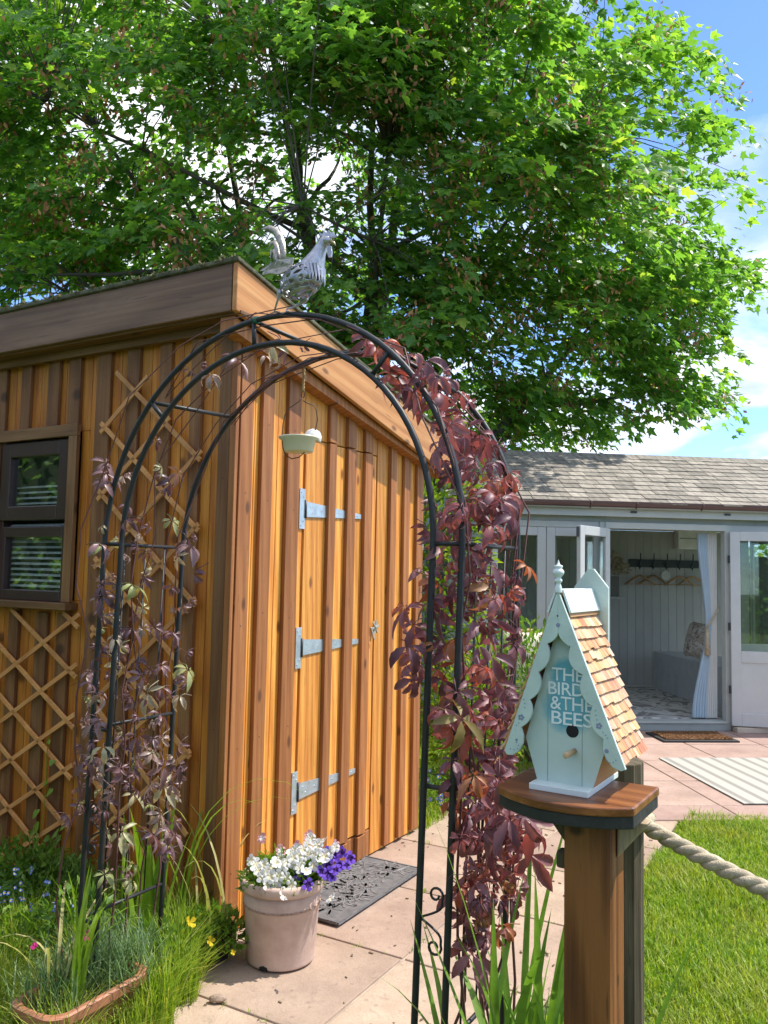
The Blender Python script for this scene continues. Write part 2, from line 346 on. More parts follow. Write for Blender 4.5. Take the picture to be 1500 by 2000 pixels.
# ------------------------------------------------------------------ timber shed
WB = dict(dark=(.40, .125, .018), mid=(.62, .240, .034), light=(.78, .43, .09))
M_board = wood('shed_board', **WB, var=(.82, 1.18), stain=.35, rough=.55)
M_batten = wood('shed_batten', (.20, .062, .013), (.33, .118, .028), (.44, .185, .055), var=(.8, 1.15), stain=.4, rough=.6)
M_battenL = wood('shed_side_batten_shaded', (.115, .042, .011), (.205, .083, .025), (.29, .145, .055), var=(.8, 1.15), stain=.5, rough=.65)  # darker copy of the front batten, side wall shade put into the colour
M_boardL = wood('shed_side_board_shaded', (.27, .070, .007), (.49, .162, .015), (.64, .28, .038), var=(.72, 1.15), stain=.5, rough=.58)  # front board wood darkened here to carry the side wall's shade
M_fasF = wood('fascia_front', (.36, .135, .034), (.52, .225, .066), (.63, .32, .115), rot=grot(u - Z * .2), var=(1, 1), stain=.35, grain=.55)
M_fasL = wood('fascia_side_shaded', (.10, .048, .024), (.18, .094, .050), (.26, .15, .088), rot=grot(v), var=(1, 1), stain=.6, grain=.5)  # same fascia coloured darker for the side turned from the sun
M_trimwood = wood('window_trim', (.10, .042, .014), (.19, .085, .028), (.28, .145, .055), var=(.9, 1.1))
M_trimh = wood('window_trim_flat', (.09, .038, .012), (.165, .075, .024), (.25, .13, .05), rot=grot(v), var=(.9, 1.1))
M_felt = plain('roof_felt', (.075, .075, .05), .95, var=.5, sc=30, bmp=.8, bsc=120, c2=(.16, .15, .085))
M_zinc = plain('galvanised_steel', (.42, .48, .52), .38, .55, var=.2, sc=24, bmp=.05)
M_darkmet = plain('dark_steel', (.06, .06, .065), .5, .6)
M_frame = plain('brown_upvc', (.052, .030, .026), .32, var=.15, sc=10)
M_glass = glassmat('window_glass', (.92, .95, .93), .22)
M_blind = plain('blind_slat', (.80, .84, .84), .5)
M_void = plain('painted_dark', (.012, .012, .012), .9)  # near-black that paints the darkness inside openings and behind gaps

shed = thing('garden_shed', 'tall timber shed with vertical boards and battens and a sloping roof', 'shed', G(0, 0, 0))
def zroof(s_): return 2.665 - .2115 * (s_ + .14)        # top of the front fascia
def zfb(s_): return 2.469 - .2185 * (s_ + .14)
def vboard(name, s0, s1, w0, w1, z0, zt0, zt1, mat, parent=shed, bevel=.003):
    a = [G(s0, w0, z0), G(s1, w0, z0), G(s1, w0, zt1), G(s0, w0, zt0)]
    return MB().prism(a, v * (w1 - w0)).build(name, mat, parent, bevel=bevel)
DS0, DS1, DZ0, DZ1 = .499, 1.152, .138, 2.066
edges = [.0, .128, .288, .488]
for a, b in zip(edges[:-1], edges[1:]): vboard('wall_board', a + .001, b - .002, -.02, 0, .0, zroof(a) - .05, zroof(b) - .05, M_board)
edges = [DS1 + .008, 1.308, 1.468, 1.668]
for a, b in zip(edges[:-1], edges[1:]): vboard('wall_board', a + .001, b - .002, -.02, 0, .0, zroof(a) - .05, zroof(b) - .05, M_board)
for a, b in ((.49, .70), (.70, .88), (.88, 1.05), (1.05, 1.158)): vboard('wall_board', a, b - .003, -.021, -.001, DZ1 + .005, zroof(a) - .05, zroof(b) - .05, M_board)
for a, b in ((.49, .76), (.76, .985), (.985, 1.155)): vboard('plinth_board', a, b - .003, -.02, .001, .0, DZ0 - .008, DZ0 - .008, M_batten)
for a, b, z0, z1 in ((.010, .092, 0, 0), (.155, .231, 0, 0), (.338, .430, 0, 0), (1.275, 1.338, 0, 0), (1.430, 1.497, 0, 0), (1.585, 1.664, 0, 0)):
    vboard('batten', a, b, .0005, .021, .015, zroof(a) - .09, zroof(b) - .09, M_batten)
for a, b in ((.672, .732), (.838, .912), (1.005, 1.078)):
    vboard('batten', a, b, .0, .0205, DZ1 + .006, zroof(a) - .09, zroof(b) - .09, M_batten)
    vboard('batten', a, b, .002, .022, .015, DZ0 - .009, DZ0 - .009, M_batten)
# side wall (normal -u); t is measured to the left from the corner
def lboard(name, t0, t1, p0, p1, z0, z1, mat, parent=shed, bevel=.003):
    c = G(-(p0 + p1) / 2, -(t0 + t1) / 2, (z0 + z1) / 2)
    return MB().box(c, v, u, Z, t1 - t0, p1 - p0, z1 - z0).build(name, mat, parent, bevel=bevel)
WT0, WT1, WZ0, WZ1 = .905, 1.535, 1.262, 2.110       # window trim outline
lt = [0.0, .125, .30, .487, .677, .870, 1.05, 1.23, 1.42, 1.60, 1.79, 1.98, 2.17, 2.36, 2.55]
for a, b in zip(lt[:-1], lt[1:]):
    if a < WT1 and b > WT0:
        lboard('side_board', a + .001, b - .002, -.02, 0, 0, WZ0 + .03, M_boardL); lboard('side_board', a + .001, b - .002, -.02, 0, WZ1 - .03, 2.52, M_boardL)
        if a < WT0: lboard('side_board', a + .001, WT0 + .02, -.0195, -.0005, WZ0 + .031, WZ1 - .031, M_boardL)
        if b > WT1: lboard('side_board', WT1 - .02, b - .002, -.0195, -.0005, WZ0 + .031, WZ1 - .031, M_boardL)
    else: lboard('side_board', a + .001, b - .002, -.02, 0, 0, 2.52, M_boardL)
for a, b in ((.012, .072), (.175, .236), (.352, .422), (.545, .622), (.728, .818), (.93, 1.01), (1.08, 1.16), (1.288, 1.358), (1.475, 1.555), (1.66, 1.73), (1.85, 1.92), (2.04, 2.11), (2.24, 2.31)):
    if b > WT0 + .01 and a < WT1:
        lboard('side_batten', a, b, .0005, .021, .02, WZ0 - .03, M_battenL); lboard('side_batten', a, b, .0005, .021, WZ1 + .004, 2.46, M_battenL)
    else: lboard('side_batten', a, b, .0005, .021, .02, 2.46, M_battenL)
lboard('corner_board', -.021, .011, .0007, .0215, .02, 2.45, M_batten)
lboard('frieze_board', -.02, 2.5, .0225, .05, 2.425, 2.462, M_trimh)
MB().box(G(-.068, -1.2, 2.468), v, u, Z, 2.62, .10, .012).build('soffit', M_trimh, shed)
# fascia boards and roof
OV, OS, SE = .08, -.14, 1.872
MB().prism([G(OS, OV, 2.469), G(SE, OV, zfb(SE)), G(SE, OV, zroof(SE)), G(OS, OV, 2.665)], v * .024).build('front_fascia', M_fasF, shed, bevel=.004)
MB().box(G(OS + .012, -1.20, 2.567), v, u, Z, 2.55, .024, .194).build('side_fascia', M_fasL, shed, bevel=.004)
MB().prism([G(OS + .03, OV - .012, 2.40), G(SE - .02, OV - .012, zfb(SE) - .005), G(SE - .02, OV - .012, zfb(SE) + .02), G(OS + .03, OV - .012, 2.46)], -v * .07).build('eave_board', M_batten, shed)
rf = MB().prism([G(OS - .012, OV + .034, 2.667), G(SE + .012, OV + .034, zroof(SE) + .0), G(SE + .012, OV + .034, zroof(SE) + .018), G(OS - .012, OV + .034, 2.685)], -v * 2.62).build('roof', M_felt, shed, bevel=.004)
ms = MB(); r = random.Random(11)
for k in range(300):                                     # moss and grit crumbs along the felt edge
    t_ = r.uniform(-.1, 2.4); q = G(OS - .008 + r.uniform(-.012, .03), -t_, 2.682 + r.uniform(-.008, .01)); sz = r.uniform(.004, .011)
    ms.box(q, V((r.gauss(0, 1), r.gauss(0, 1), r.gauss(0, 1))).normalized(), V((0, 0, 1)), V((r.gauss(0, 1), r.gauss(0, 1), 0)).normalized(), sz * 1.6, sz, sz)
ms.build('moss', plain('moss', (.10, .095, .035), .95, var=.5, sc=40, rvar=None), rf, kind='stuff')
# back of the shed, so that it is closed
MB().prism([G(1.668, -.021, 0), G(1.668, -2.45, 0), G(1.668, -2.45, 2.2), G(1.668, -.021, 2.2)], -u * .02).build('back_wall', M_boardL, shed)
MB().box(G(.83, -2.46, 1.1), u, v, Z, 1.66, .02, 2.2).build('back_wall', M_boardL, shed)

nh = MB()
for s_ in (.05, .193, .384, 1.307, 1.463, 1.625):
    for z in (.25, .75, 1.25, 1.75, 2.1): nh.lathe([(.003, 0), (.003, .0012), (.0001, .0015)], G(s_ + RND.uniform(-.01, .01), .0205, z + RND.uniform(-.03, .03)), v, 7)
for t_ in (.042, .205, .387, .583, .773):
    for z in (.3, .8, 1.3, 1.8, 2.3): nh.lathe([(.003, 0), (.003, .0012), (.0001, .0015)], G(-.0205, -t_ + RND.uniform(-.01, .01), z + RND.uniform(-.03, .03)), -u, 7)
nh.build('nail_heads', M_darkmet, shed, kind='stuff')

# door
door = MB().box(G((DS0 + DS1) / 2, -.03, (DZ0 + DZ1) / 2), u, v, Z, DS1 - DS0 - .012, .02, DZ1 - DZ0 - .01).build('door', M_void, shed)
for a, b in ((DS0 + .004, .70), (.70, .875), (.875, 1.045), (1.045, DS1 - .004)):
    vboard('door_board', a + .001, b - .002, -.0195, .0005, DZ0, DZ1, DZ1, M_board, door)
for a, b in ((.672, .732), (.838, .912), (1.005, 1.078)): vboard('door_batten', a, b, .001, .0215, DZ0 + .001, DZ1 - .001, DZ1 - .001, M_batten, door)
for zc in (1.735, 1.103, .461):
    hb = MB(); hb.box(G(.477, .0045, zc), u, v, Z, .042, .005, .184)
    hb.prism([G(.505, .003, zc - .036), G(.99, .003, zc - .012), G(.99, .003, zc + .010), G(.505, .003, zc + .036)], v * .0045)
    hg = hb.build('hinge', M_zinc, door)
    MB().tube([G(.500, .008, zc - .042), G(.500, .008, zc + .042)], .0065, 8).build('hinge_pin', M_darkmet, hg, smooth=True)
    sc = MB()
    for ss, dz in ((.468, .075), (.486, .055), (.468, -.075), (.486, -.055), (.54, .014), (.56, -.014), (.63, 0), (.78, 0), (.95, 0)): sc.lathe([(.0045, 0), (.0035, .0015), (.0001, .002)], G(ss, .0072, zc + dz), v, 8)
    sc.build('screws', M_zinc, hg, kind='stuff')
lt_ = MB()
for k in range(6):
    a0 = math.radians(60 * k + 10); a1 = a0 + .35
    c = G(1.146, .012, 1.165); e = lambda a, r_: c + u * math.cos(a) * r_ + Z * math.sin(a) * r_
    lt_.prism([e(a0 - .42, .012), e(a0 - .2, .036), e(a0, .040), e(a0 + .2, .036), e(a0 + .42, .012), c], v * .006)
lt_.lathe([(.0001, .014), (.008, .012), (.011, .004), (.012, 0)], G(1.146, .012, 1.165), v, 10)
lt_.tube([G(1.146, 0, 1.165), G(1.146, .014, 1.165)], .006, 8); lt_.box(G(1.112, .02, 1.135), (u + Z * .6).normalized(), v, (Z - u * .6).normalized(), .012, .006, .075)
lt_.build('latch', plain('latch_metal', (.42, .40, .33), .42, .5, var=.25, sc=30), door, bevel=.001)

# window
win = MB().box(G(.07, -(WT0 + WT1) / 2, (WZ0 + WZ1) / 2), v, u, Z, WT1 - WT0 + .10, .006, WZ1 - WZ0 + .10).build('window', M_void, shed)  # backing sheet coloured near-black for the unlit room inside
for (t0, t1, z0, z1) in ((WT0, WT0 + .056, WZ0 + .022, WZ1), (WT1 - .056, WT1, WZ0 + .022, WZ1)): lboard('window_trim', t0, t1, .0226, .045, z0, z1 - .0565, M_trimwood, win)
lboard('window_trim', WT0, WT1, .0226, .0448, WZ1 - .056, WZ1, M_trimh, win)
lboard('window_sill', WT0 - .012, WT1 + .015, .0, .075, WZ0 - .012, WZ0 + .02, M_trimh, win)
a0, a1 = WT0 + .0565, WT1 - .0565; zm = 1.655
def fbox(t0, t1, z0, z1, bw, p0, p1, name, bot=None):
    mb = MB()
    bz = bot or bw
    for (x0, x1, y0, y1) in ((t0, t0 + bw, z0, z1), (t1 - bw, t1, z0, z1), (t0 + bw, t1 - bw, z0, z0 + bz), (t0 + bw, t1 - bw, z1 - bw, z1)):
        mb.box(G(-(p0 + p1) / 2, -(x0 + x1) / 2, (y0 + y1) / 2), v, u, Z, x1 - x0, p1 - p0, y1 - y0)
    return mb.build(name, M_frame, win, bevel=.004)
fbox(a0, a1, WZ0 + .021, WZ1 - .057, .024, -.045, .012, 'window_frame')
fbox(a0 + .0, a1 - .0, WZ0 + .0215, zm - .018, .05, -.03, .0135, 'lower_frame')
fbox(a0 + .012, a1 - .012, zm + .012, WZ1 - .066, .068, -.02, .030, 'opening_sash')
for (t0, t1, z0, z1, p) in ((a0 + .078, a1 - .078, zm + .078, WZ1 - .13, .004), (a0 + .048, a1 - .048, WZ0 + .07, zm - .066, -.012)):
    MB().box(G(-p, -(t0 + t1) / 2, (z0 + z1) / 2), v, u, Z, t1 - t0 + .01, .004, z1 - z0 + .01).build('window_pane', M_glass, win)
bm_ = MB().box(G(.034, -(a0 + a1) / 2, WZ1 - .10), v, u, Z, a1 - a0 - .06, .03, .03).build('window_blind', M_blind, win)
for k in range(25):
    zc = WZ0 + .09 + k * .0268
    if zc > 1.86: continue
    MB().box(G(.034, -(a0 + a1) / 2, zc), v, (u + Z * .6).normalized(), (Z - u * .6).normalized(), a1 - a0 - .06, .020, .0015).build('blind_slat', M_blind, bm_)

# trellises (each lath is a part)
M_lath = wood('trellis_lath', (.40, .155, .045), (.55, .245, .075), (.66, .33, .115), rot=grot(v + Z * .8), var=(.85, 1.15), stain=.2, knots=False)
def trellis(label, lines, loc, group=None):
    t = thing('trellis', label, 'trellis', loc)
    for k, (a, b) in enumerate(lines):
        p = .030 + (.0105 if a[1] > b[1] else 0)
        MB().bar(G(-p, -a[0], a[1]), G(-p, -b[0], b[1]), .021, -u, .0095).build('lath', M_lath, t, bevel=.0015)
    return t
ln = []
tl, tr_, sl = .752, .142, .81
ln.append(((.668, 2.325), (tr_ + .004, 2.325 - sl * (.668 - tr_))))
for k in range(7):
    z0 = 2.10 - .305 * k; ln.append(((tl, z0), (tr_, z0 - sl * (tl - tr_))))
for k in range(8):
    z0 = 2.055 - .305 * k; z1 = z0 + sl * (tl - tr_); t1 = tr_
    if k == 0: t1 = .468
    if k == 1: t1 = .33
    ln.append(((t1, z0 + sl * (tl - t1)), (tl, z0)))
trellis('honey brown diamond trellis on the shed wall between window and corner', [(a, b) for a, b in ln if min(a[1], b[1]) > .02], G(-.03, -.45, 0))
ln = []; tr_, tl, sl = .835, 1.75, .60
for k in range(9):
    zr = 1.235 - .222 * k
    # laths rising to the right
    za = zr - sl * (tl - tr_)
    ln.append(((tr_, zr), (tl, za)) if za > .05 else ((tr_, zr), (tr_ + (zr - .05) / sl, .05)))
for k in range(13):
    zr = 1.235 - .222 * (k - 3) - .06
    a, b = (tl, zr + sl * (tl - tr_)), (tr_, zr)
    if a[1] > 1.24: a = (tr_ + (1.24 - zr) / sl, 1.24)
    if a[0] > tr_ + .03 and b[1] < 1.24: ln.append((a, b))
lines = []
for a, b in ln:
    if min(a[1], b[1]) < .05:
        lo, hi = (a, b) if a[1] < b[1] else (b, a)
        if hi[1] < .12: continue
        f_ = (hi[1] - .05) / (hi[1] - lo[1]); lo = (hi[0] + (lo[0] - hi[0]) * f_, .05); a, b = (lo, hi) if a[1] < b[1] else (hi, lo)
    lines.append((a, b))
trellis('honey brown diamond trellis on the shed wall below the window', lines, G(-.03, -1.2, 0))

# ------------------------------------------------------------------ metal garden arch
AB = .5449; ae = V((math.cos(AB), -math.sin(AB), 0)); ad = V((math.sin(AB), math.cos(AB), 0)); APT = V((-.4022, 2.3964, 0))
AW, AG, AT, AZ0, AH, AKL, AML = .579, .082, .362, 1.527, .595, .0235, .0051
def A3(x, d, z): return APT + ae * (x + AKL * z) + ad * (d + AML * z) + Z * z
def arch_pt(W, H, d, q):            # q: 0 left foot .. 1 left spring .. 2 right spring .. 3 right foot
    if q <= 1: return A3(-W, d, AZ0 * q)
    if q >= 2: return A3(W, d, AZ0 * (3 - q))
    a = math.pi * (q - 1); return A3(-W * math.cos(a), d, AZ0 + H * math.sin(a))
def arch_line(W, H, d, z0=-.03):
    P = [A3(-W, d, z0 + (AZ0 - z0) * k / 6) for k in range(6)] + [arch_pt(W, H, d, 1 + k / 40) for k in range(41)] + [A3(W, d, AZ0 - (AZ0 - z0) * k / 6) for k in range(1, 7)]
    return P
M_arch = plain('arch_metal', (.020, .021, .023), .5, .1, var=.3, sc=14, bmp=.08, bsc=90)
arch = thing('garden_arch', 'dark grey metal garden arch spanning the stone path', 'arch', APT)
ARC = {'b': (AW, AH, 0.), 'a': (AW + AG, AH + AG, 0.), 'c': (.663, .652, AT)}
for k in 'abc': MB().tube(arch_line(*ARC[k]), .0088, 10).build('arch_tube', M_arch, arch, smooth=True)
wa, wb, wc = AW + AG, AW, .663
def rung(a, b, r=.0062): MB().tube([a, b], r, 8).build('rung', M_arch, arch, smooth=True)
for sg in (-1, 1):
    for z in (.31, .92, 1.527):
        rung(A3(sg * wb, 0, z), A3(sg * wa, 0, z)); rung(A3(sg * wa, 0, z), A3(sg * wc, AT, z)) if z != .92 or sg < 0 else rung(A3(sg * wa, 0, z), A3(sg * wc, AT, z))
    for k, dd in enumerate((.25, .5, .75)):         # thin wires between the rungs
        MB().tube([A3(sg * (wa + (wc - wa) * dd), AT * dd, .31), A3(sg * (wa + (wc - wa) * dd), AT * dd, 1.53)], .0028, 6).build('wire', M_arch, arch, smooth=True)
for q in (1.24, 1.47, 1.72):
    rung(arch_pt(*ARC['b'], q), arch_pt(*ARC['a'], q), .007); rung(arch_pt(*ARC['a'], q), arch_pt(*ARC['c'], q + .02), .007)
def scroll(c, ex, ez, sz, mirror=1, turns=1.25):
    pts = []
    for k in range(26):
        a = k / 25 * turns * 2 * math.pi; r_ = sz * (1 - .72 * k / 25)
        pts.append(c + ex * (math.cos(a) * r_) * mirror + ez * math.sin(a) * r_)
    return pts
for zc in (.60,):
    x0, x1 = wb, wa
    for sg in (-1, 1):
        for s1 in (-1, 1):
            P = [A3(sg * x0 + sg * .011, 0, zc)]
            for k in range(9):
                a = -math.pi / 2 + math.pi * k / 8 * .95; P.append(A3(sg * (x0 + .012 + .052 * math.sin(min(1, k / 6) * math.pi / 2)), 0, zc + s1 * (.004 + .0062 * k)))
            cx, cz = x0 + .046, zc + s1 * .062
            for k in range(14):
                a = k / 13 * 1.35 * 2 * math.pi * .75; r_ = .020 * (1 - .6 * k / 13)
                P.append(A3(sg * (cx + math.cos(a) * r_), 0, cz + s1 * math.sin(a) * r_))
            MB().tube(P, .0032, 6).build('scroll', M_arch, arch, smooth=True)
MB().tube([arch_pt(*ARC['a'], 1.472), arch_pt(*ARC['a'], 1.478)], .0115, 8).build('cable_tie', plain('green_tie', (.03, .12, .08), .4), arch)

# ------------------------------------------------------------------ creepers on the arch
def leaflet(mb, base, d, n, L, Wd, droop, curl):
    """one pointed leaflet folded along its midrib and bending down"""
    d = d.normalized(); n = n.normalized(); sd = d.cross(n); p = base.copy(); ang = 0; rows_ = []
    prof = [(.0, .05), (.13, .42), (.28, .86), (.36, .80), (.48, 1.0), (.55, .86), (.66, .78), (.73, .60), (.86, .36), (1.0, .01)]
    lt = 0
    for t, wv in prof:
        dirv = d * math.cos(ang) - n * math.sin(ang); nn = n * math.cos(ang) + d * math.sin(ang)
        p = p + dirv * (t - lt) * L; lt = t; ang += droop * .13
        hw = Wd * wv / 2; rows_.append((p - sd * hw - nn * hw * -curl, p.copy(), p + sd * hw - nn * hw * -curl))
    vs = [q for r_ in rows_ for q in r_]; fs = []
    for i in range(len(prof) - 1):
        b = 3 * i; fs += [(b, b + 1, b + 4, b + 3), (b + 1, b + 2, b + 5, b + 4)]
    mb.add(vs, fs)
def creeper_leaf(name, L, Wd, droop, mat, nl=5, seed=0):
    r = random.Random(seed); mb = MB()
    angs = {5: (-118, -62, 0, 60, 116), 3: (-70, 0, 66), 4: (-100, -35, 30, 95)}[nl]
    for a in angs:
        a = math.radians(a + r.uniform(-12, 12)); d = V((math.sin(a), -math.cos(a), 0)); k = 1 - .22 * abs(a) / 2 + r.uniform(-.1, .08)
        n = V((math.sin(a) * .25, -math.cos(a) * .1, 1)).normalized(); d = (d - n * d.dot(n)).normalized()
        leaflet(mb, d * .006, d, n, L * k, Wd * k * r.uniform(.85, 1.1), droop * r.uniform(.6, 1.5), r.uniform(.25, .75))
    mb.tube([V((0, .0, -.002)), V((0, .02, -.006)), V((0, .045, -.03))], .0014, 5)
    m = mb.mesh(name, smooth=True); m.materials.append(mat); return m
M_red = leafmat('creeper_red', [(0, (.11, .045, .062)), (.3, (.18, .078, .098)), (.55, (.26, .125, .14)), (.78, (.28, .095, .10)), (.91, (.40, .12, .06)), (.97, (.33, .17, .07)), (1, (.18, .19, .05))], trans=.30, rough=.48, island=False, tcol=(1.7, .95, .75), spec=.5)
M_pur = leafmat('creeper_purple', [(0, (.10, .05, .06)), (.35, (.17, .09, .10)), (.6, (.25, .15, .15)), (.8, (.36, .28, .22)), (.92, (.42, .42, .22)), (1, (.26, .30, .10))], trans=.28, rough=.4, island=False, tcol=(1.6, 1.1, .7), spec=.5)
M_stem = plain('creeper_stem', (.12, .045, .04), .6, var=.3)
def creeper(name, label, loc, mat, seed, spots, sz, stems, tend):
    r = random.Random(seed); t = thing(name, label, 'climbing plant', loc)
    for P in stems: MB().tube(P, [.0042 - .0028 * k / len(P) for k in range(len(P))], 6).build('stem', M_stem, t, smooth=True)
    var = [creeper_leaf('creeper_leaf', L, L * .35, dr, mat, nl, 30 + i) for i, (L, dr, nl) in enumerate(((sz, .9, 5), (sz * .9, 1.5, 5), (sz * 1.1, .6, 5), (sz * .95, 1.2, 3), (sz * .7, 1.7, 5), (sz * .8, 1.0, 4)))]
    for P in spots:
        toc = (CAMO - P); toc.z = 0; toc.normalize(); sh = V((SUNV.x, SUNV.y, 0)).normalized()
        a = r.uniform(0, 6.283); h = (V((math.cos(a), math.sin(a), 0)) * .9 + toc * .75 + sh * .3).normalized(); th = math.radians(r.uniform(8, 62))
        n = h * math.cos(th) + Z * math.sin(th); dn = (-Z - n * (-Z).dot(n)).normalized(); q = r.uniform(-.5, .5); y = (-dn * math.cos(q) + n.cross(dn) * math.sin(q)).normalized(); x = y.cross(n)
        k = r.uniform(.5, 1.15); o = inst('leaf', var[r.randrange(len(var))], t, frame(x, y, n, P) @ Matrix.Scale(k, 4))
    for P in tend: MB().tube(P, .0009, 5).build('tendril', M_stem, t, smooth=True)
    return t
def inpoly(x, y, P):
    c = False; j = len(P) - 1
    for i in range(len(P)):
        if (P[i][1] > y) != (P[j][1] > y) and x < (P[j][0] - P[i][0]) * (y - P[i][1]) / (P[j][1] - P[i][1]) + P[i][0]: c = not c
        j = i
    return c
def wander(P, r, amp):
    return [p + V((r.gauss(0, amp), r.gauss(0, amp), r.gauss(0, amp * .5))) for p in P]
rv = random.Random(21)
def vine_spots(regions, r, mind):
    outp = []
    for poly, n, d0, d1 in regions:
        xs = [p[0] for p in poly]; ys = [p[1] for p in poly]; k = 0; tries = 0
        while k < n and tries < n * 60:
            tries += 1; x = r.uniform(min(xs), max(xs)); y = r.uniform(min(ys), max(ys))
            if not inpoly(x, y, poly): continue
            P = ony(x, y, r.uniform(d0, d1))
            if min([(P - q).length for q in outp] or [9]) < mind: continue
            outp.append(P); k += 1
    return outp
right_regions = [
    ([(690, 640), (760, 640), (860, 720), (930, 790), (900, 850), (820, 790), (720, 700)], 24, 2.2, 2.5),
    ([(800, 715), (900, 730), (960, 830), (1010, 930), (1000, 1010), (900, 1000), (850, 900), (850, 800)], 54, 2.05, 2.42),
    ([(835, 980), (905, 960), (1010, 960), (1025, 1060), (1035, 1130), (980, 1180), (880, 1180), (815, 1110)], 46, 1.98, 2.4),
    ([(790, 1150), (880, 1120), (1010, 1150), (1020, 1260), (950, 1310), (880, 1330), (790, 1340), (785, 1240)], 46, 1.96, 2.36),
    ([(850, 1320), (960, 1300), (1000, 1340), (1000, 1450), (960, 1540), (880, 1520), (850, 1430)], 42, 1.95, 2.3),
    ([(870, 1500), (980, 1480), (1035, 1540), (1045, 1640), (1030, 1700), (900, 1690), (880, 1600)], 52, 1.95, 2.25),
    ([(905, 1680), (1030, 1670), (1010, 1760), (960, 1860), (905, 1870), (890, 1790)], 32, 1.95, 2.2)]
spots = vine_spots(right_regions, rv, .030)
st = []
for k in range(7):
    base = A3(wa + .02 + .05 * (k % 3 - 1), AT * (.2 + .12 * k), 0.0); P = []
    tgt = ['c', 'a', 'c', 'c', 'a', 'c', 'c'][k]
    for i in range(16):
        f_ = i / 15
        q = 3 - 1.75 * f_; p = arch_pt(*ARC[tgt], q); 
        if q > 2: p = base.lerp(arch_pt(*ARC[tgt], 2), 3 - q) if False else p + (base - arch_pt(*ARC[tgt], 3)) * max(0, (q - 2))
        P.append(p)
    st.append([P[0]] + wander(P[1:], rv, .018))
td = []
for k in range(16):
    P0 = spots[rv.randrange(len(spots))]; d = V((rv.gauss(0, 1), rv.gauss(0, 1), rv.uniform(-.4, .8))).normalized() * rv.uniform(.05, .13)
    td.append([P0, P0 + d * .5 + Z * .01, P0 + d, P0 + d * 1.15 + V((rv.uniform(-.02, .02), 0, -.02))])
creeper('creeper', 'wine red creeper hanging thickly over the arch side beside the bird house', A3(wa, AT / 2, 0), M_red, 5, spots, .085, st, td)
left_regions = [
    ([(330, 700), (470, 680), (560, 640), (700, 640), (690, 690), (560, 720), (430, 760)], 9, 2.45, 2.7),
    ([(200, 850), (400, 850), (400, 1050), (190, 1050)], 16, 2.6, 3.0),
    ([(180, 1040), (385, 1040), (375, 1200), (180, 1220)], 34, 2.62, 2.98),
    ([(170, 1220), (370, 1220), (365, 1380), (165, 1400)], 50, 2.62, 2.98),
    ([(150, 1400), (355, 1390), (350, 1560), (140, 1600)], 66, 2.6, 2.92),
    ([(120, 1560), (350, 1560), (345, 1680), (250, 1740), (150, 1700)], 26, 2.58, 2.9)]
spots2 = vine_spots(left_regions, rv, .034)
st2 = []
for k in range(5):
    P = []
    for i in range(15):
        f_ = i / 14; q = 1.55 * f_ + .02; tg = 'acbca'[k]; P.append(arch_pt(*ARC[tg], q) + ad * (AT * .5 * (k - 1) / 3 if tg != 'c' else -.08 * k / 3))
    st2.append([P[0]] + wander(P[1:], rv, .016))
td2 = []
for k in range(22):
    P0 = spots2[rv.randrange(len(spots2))]; d = V((rv.gauss(0, 1), rv.gauss(0, 1), rv.uniform(-.6, .6))).normalized() * rv.uniform(.04, .1)
    td2.append([P0, P0 + d * .5 + Z * .012, P0 + d])
creeper('creeper', 'dull purple creeper with sparse curled leaves climbing the arch side by the planting trough', A3(-wa, AT / 2, 0), M_pur, 9, spots2, .066, st2, td2)

# ------------------------------------------------------------------ rooster ornament on top of the arch
RP = onpl(575, 611, A3(0, 0, 0), ad); RK = (RP - CAMO).dot(F_) / FPX
def RQ(px, py, d=0.): return onpl(px, py, RP + ad * d, ad)
M_silver = plain('rooster_metal', (.40, .39, .42), .36, .75, var=.35, sc=45, bmp=.3, bsc=150)
M_feather = plain('rooster_feather', (.42, .38, .33), .45, .6, var=.45, sc=70, bmp=.5, bsc=200)
roo = thing('rooster_ornament', 'silver metal rooster with cut-out body perched on the arch', 'ornament', RP)
# body: an ovoid shell with petal-shaped openings
cx, cy = 590, 546; rx, ry, rz = 44 * RK / math.cos(.35), 38 * RK, 34 * RK; nu, nv = 110, 70
holes = []
rh = random.Random(4)
for i in range(-3, 4):
    for j in range(14):
        holes.append((2 * math.pi * (j + .5 * (i % 2)) / 14 + rh.uniform(-.06, .06), i * .36 + rh.uniform(-.04, .04), rh.uniform(0, 3.14)))
vs = []; fs = []; C_ = RQ(cx, cy)
def sph(a, b): return C_ + ae * rx * math.cos(b) * math.cos(a) * 1.0 + ad * rz * math.cos(b) * math.sin(a) + Z * (ry * math.sin(b) * (1.0 if b < 0 else .82) + math.cos(b) * math.cos(a) * .012)
for i in range(nv + 1):
    for j in range(nu): vs.append(sph(2 * math.pi * j / nu, -math.pi / 2 + math.pi * i / nv))
for i in range(nv):
    b = -math.pi / 2 + math.pi * (i + .5) / nv
    for j in range(nu):
        a = 2 * math.pi * (j + .5) / nu; cut = False
        for (ha, hb, hr) in holes:
            da = ((a - ha + math.pi) % (2 * math.pi) - math.pi) * math.cos(b); db = b - hb
            if abs(da) < .25 and abs(db) < .25:
                x = da * math.cos(hr) + db * math.sin(hr); y = -da * math.sin(hr) + db * math.cos(hr)
                if abs(y) < .10 * max(0, 1 - (x / .20) ** 2): cut = True; break
        if not cut and b > -1.35: fs.append((i * nu + j, i * nu + (j + 1) % nu, (i + 1) * nu + (j + 1) % nu, (i + 1) * nu + j))
mb = MB().add(vs, fs); body = mb.build('body', M_silver, roo, smooth=True); so = body.modifiers.new('shell', 'SOLIDIFY'); so.thickness = .0016
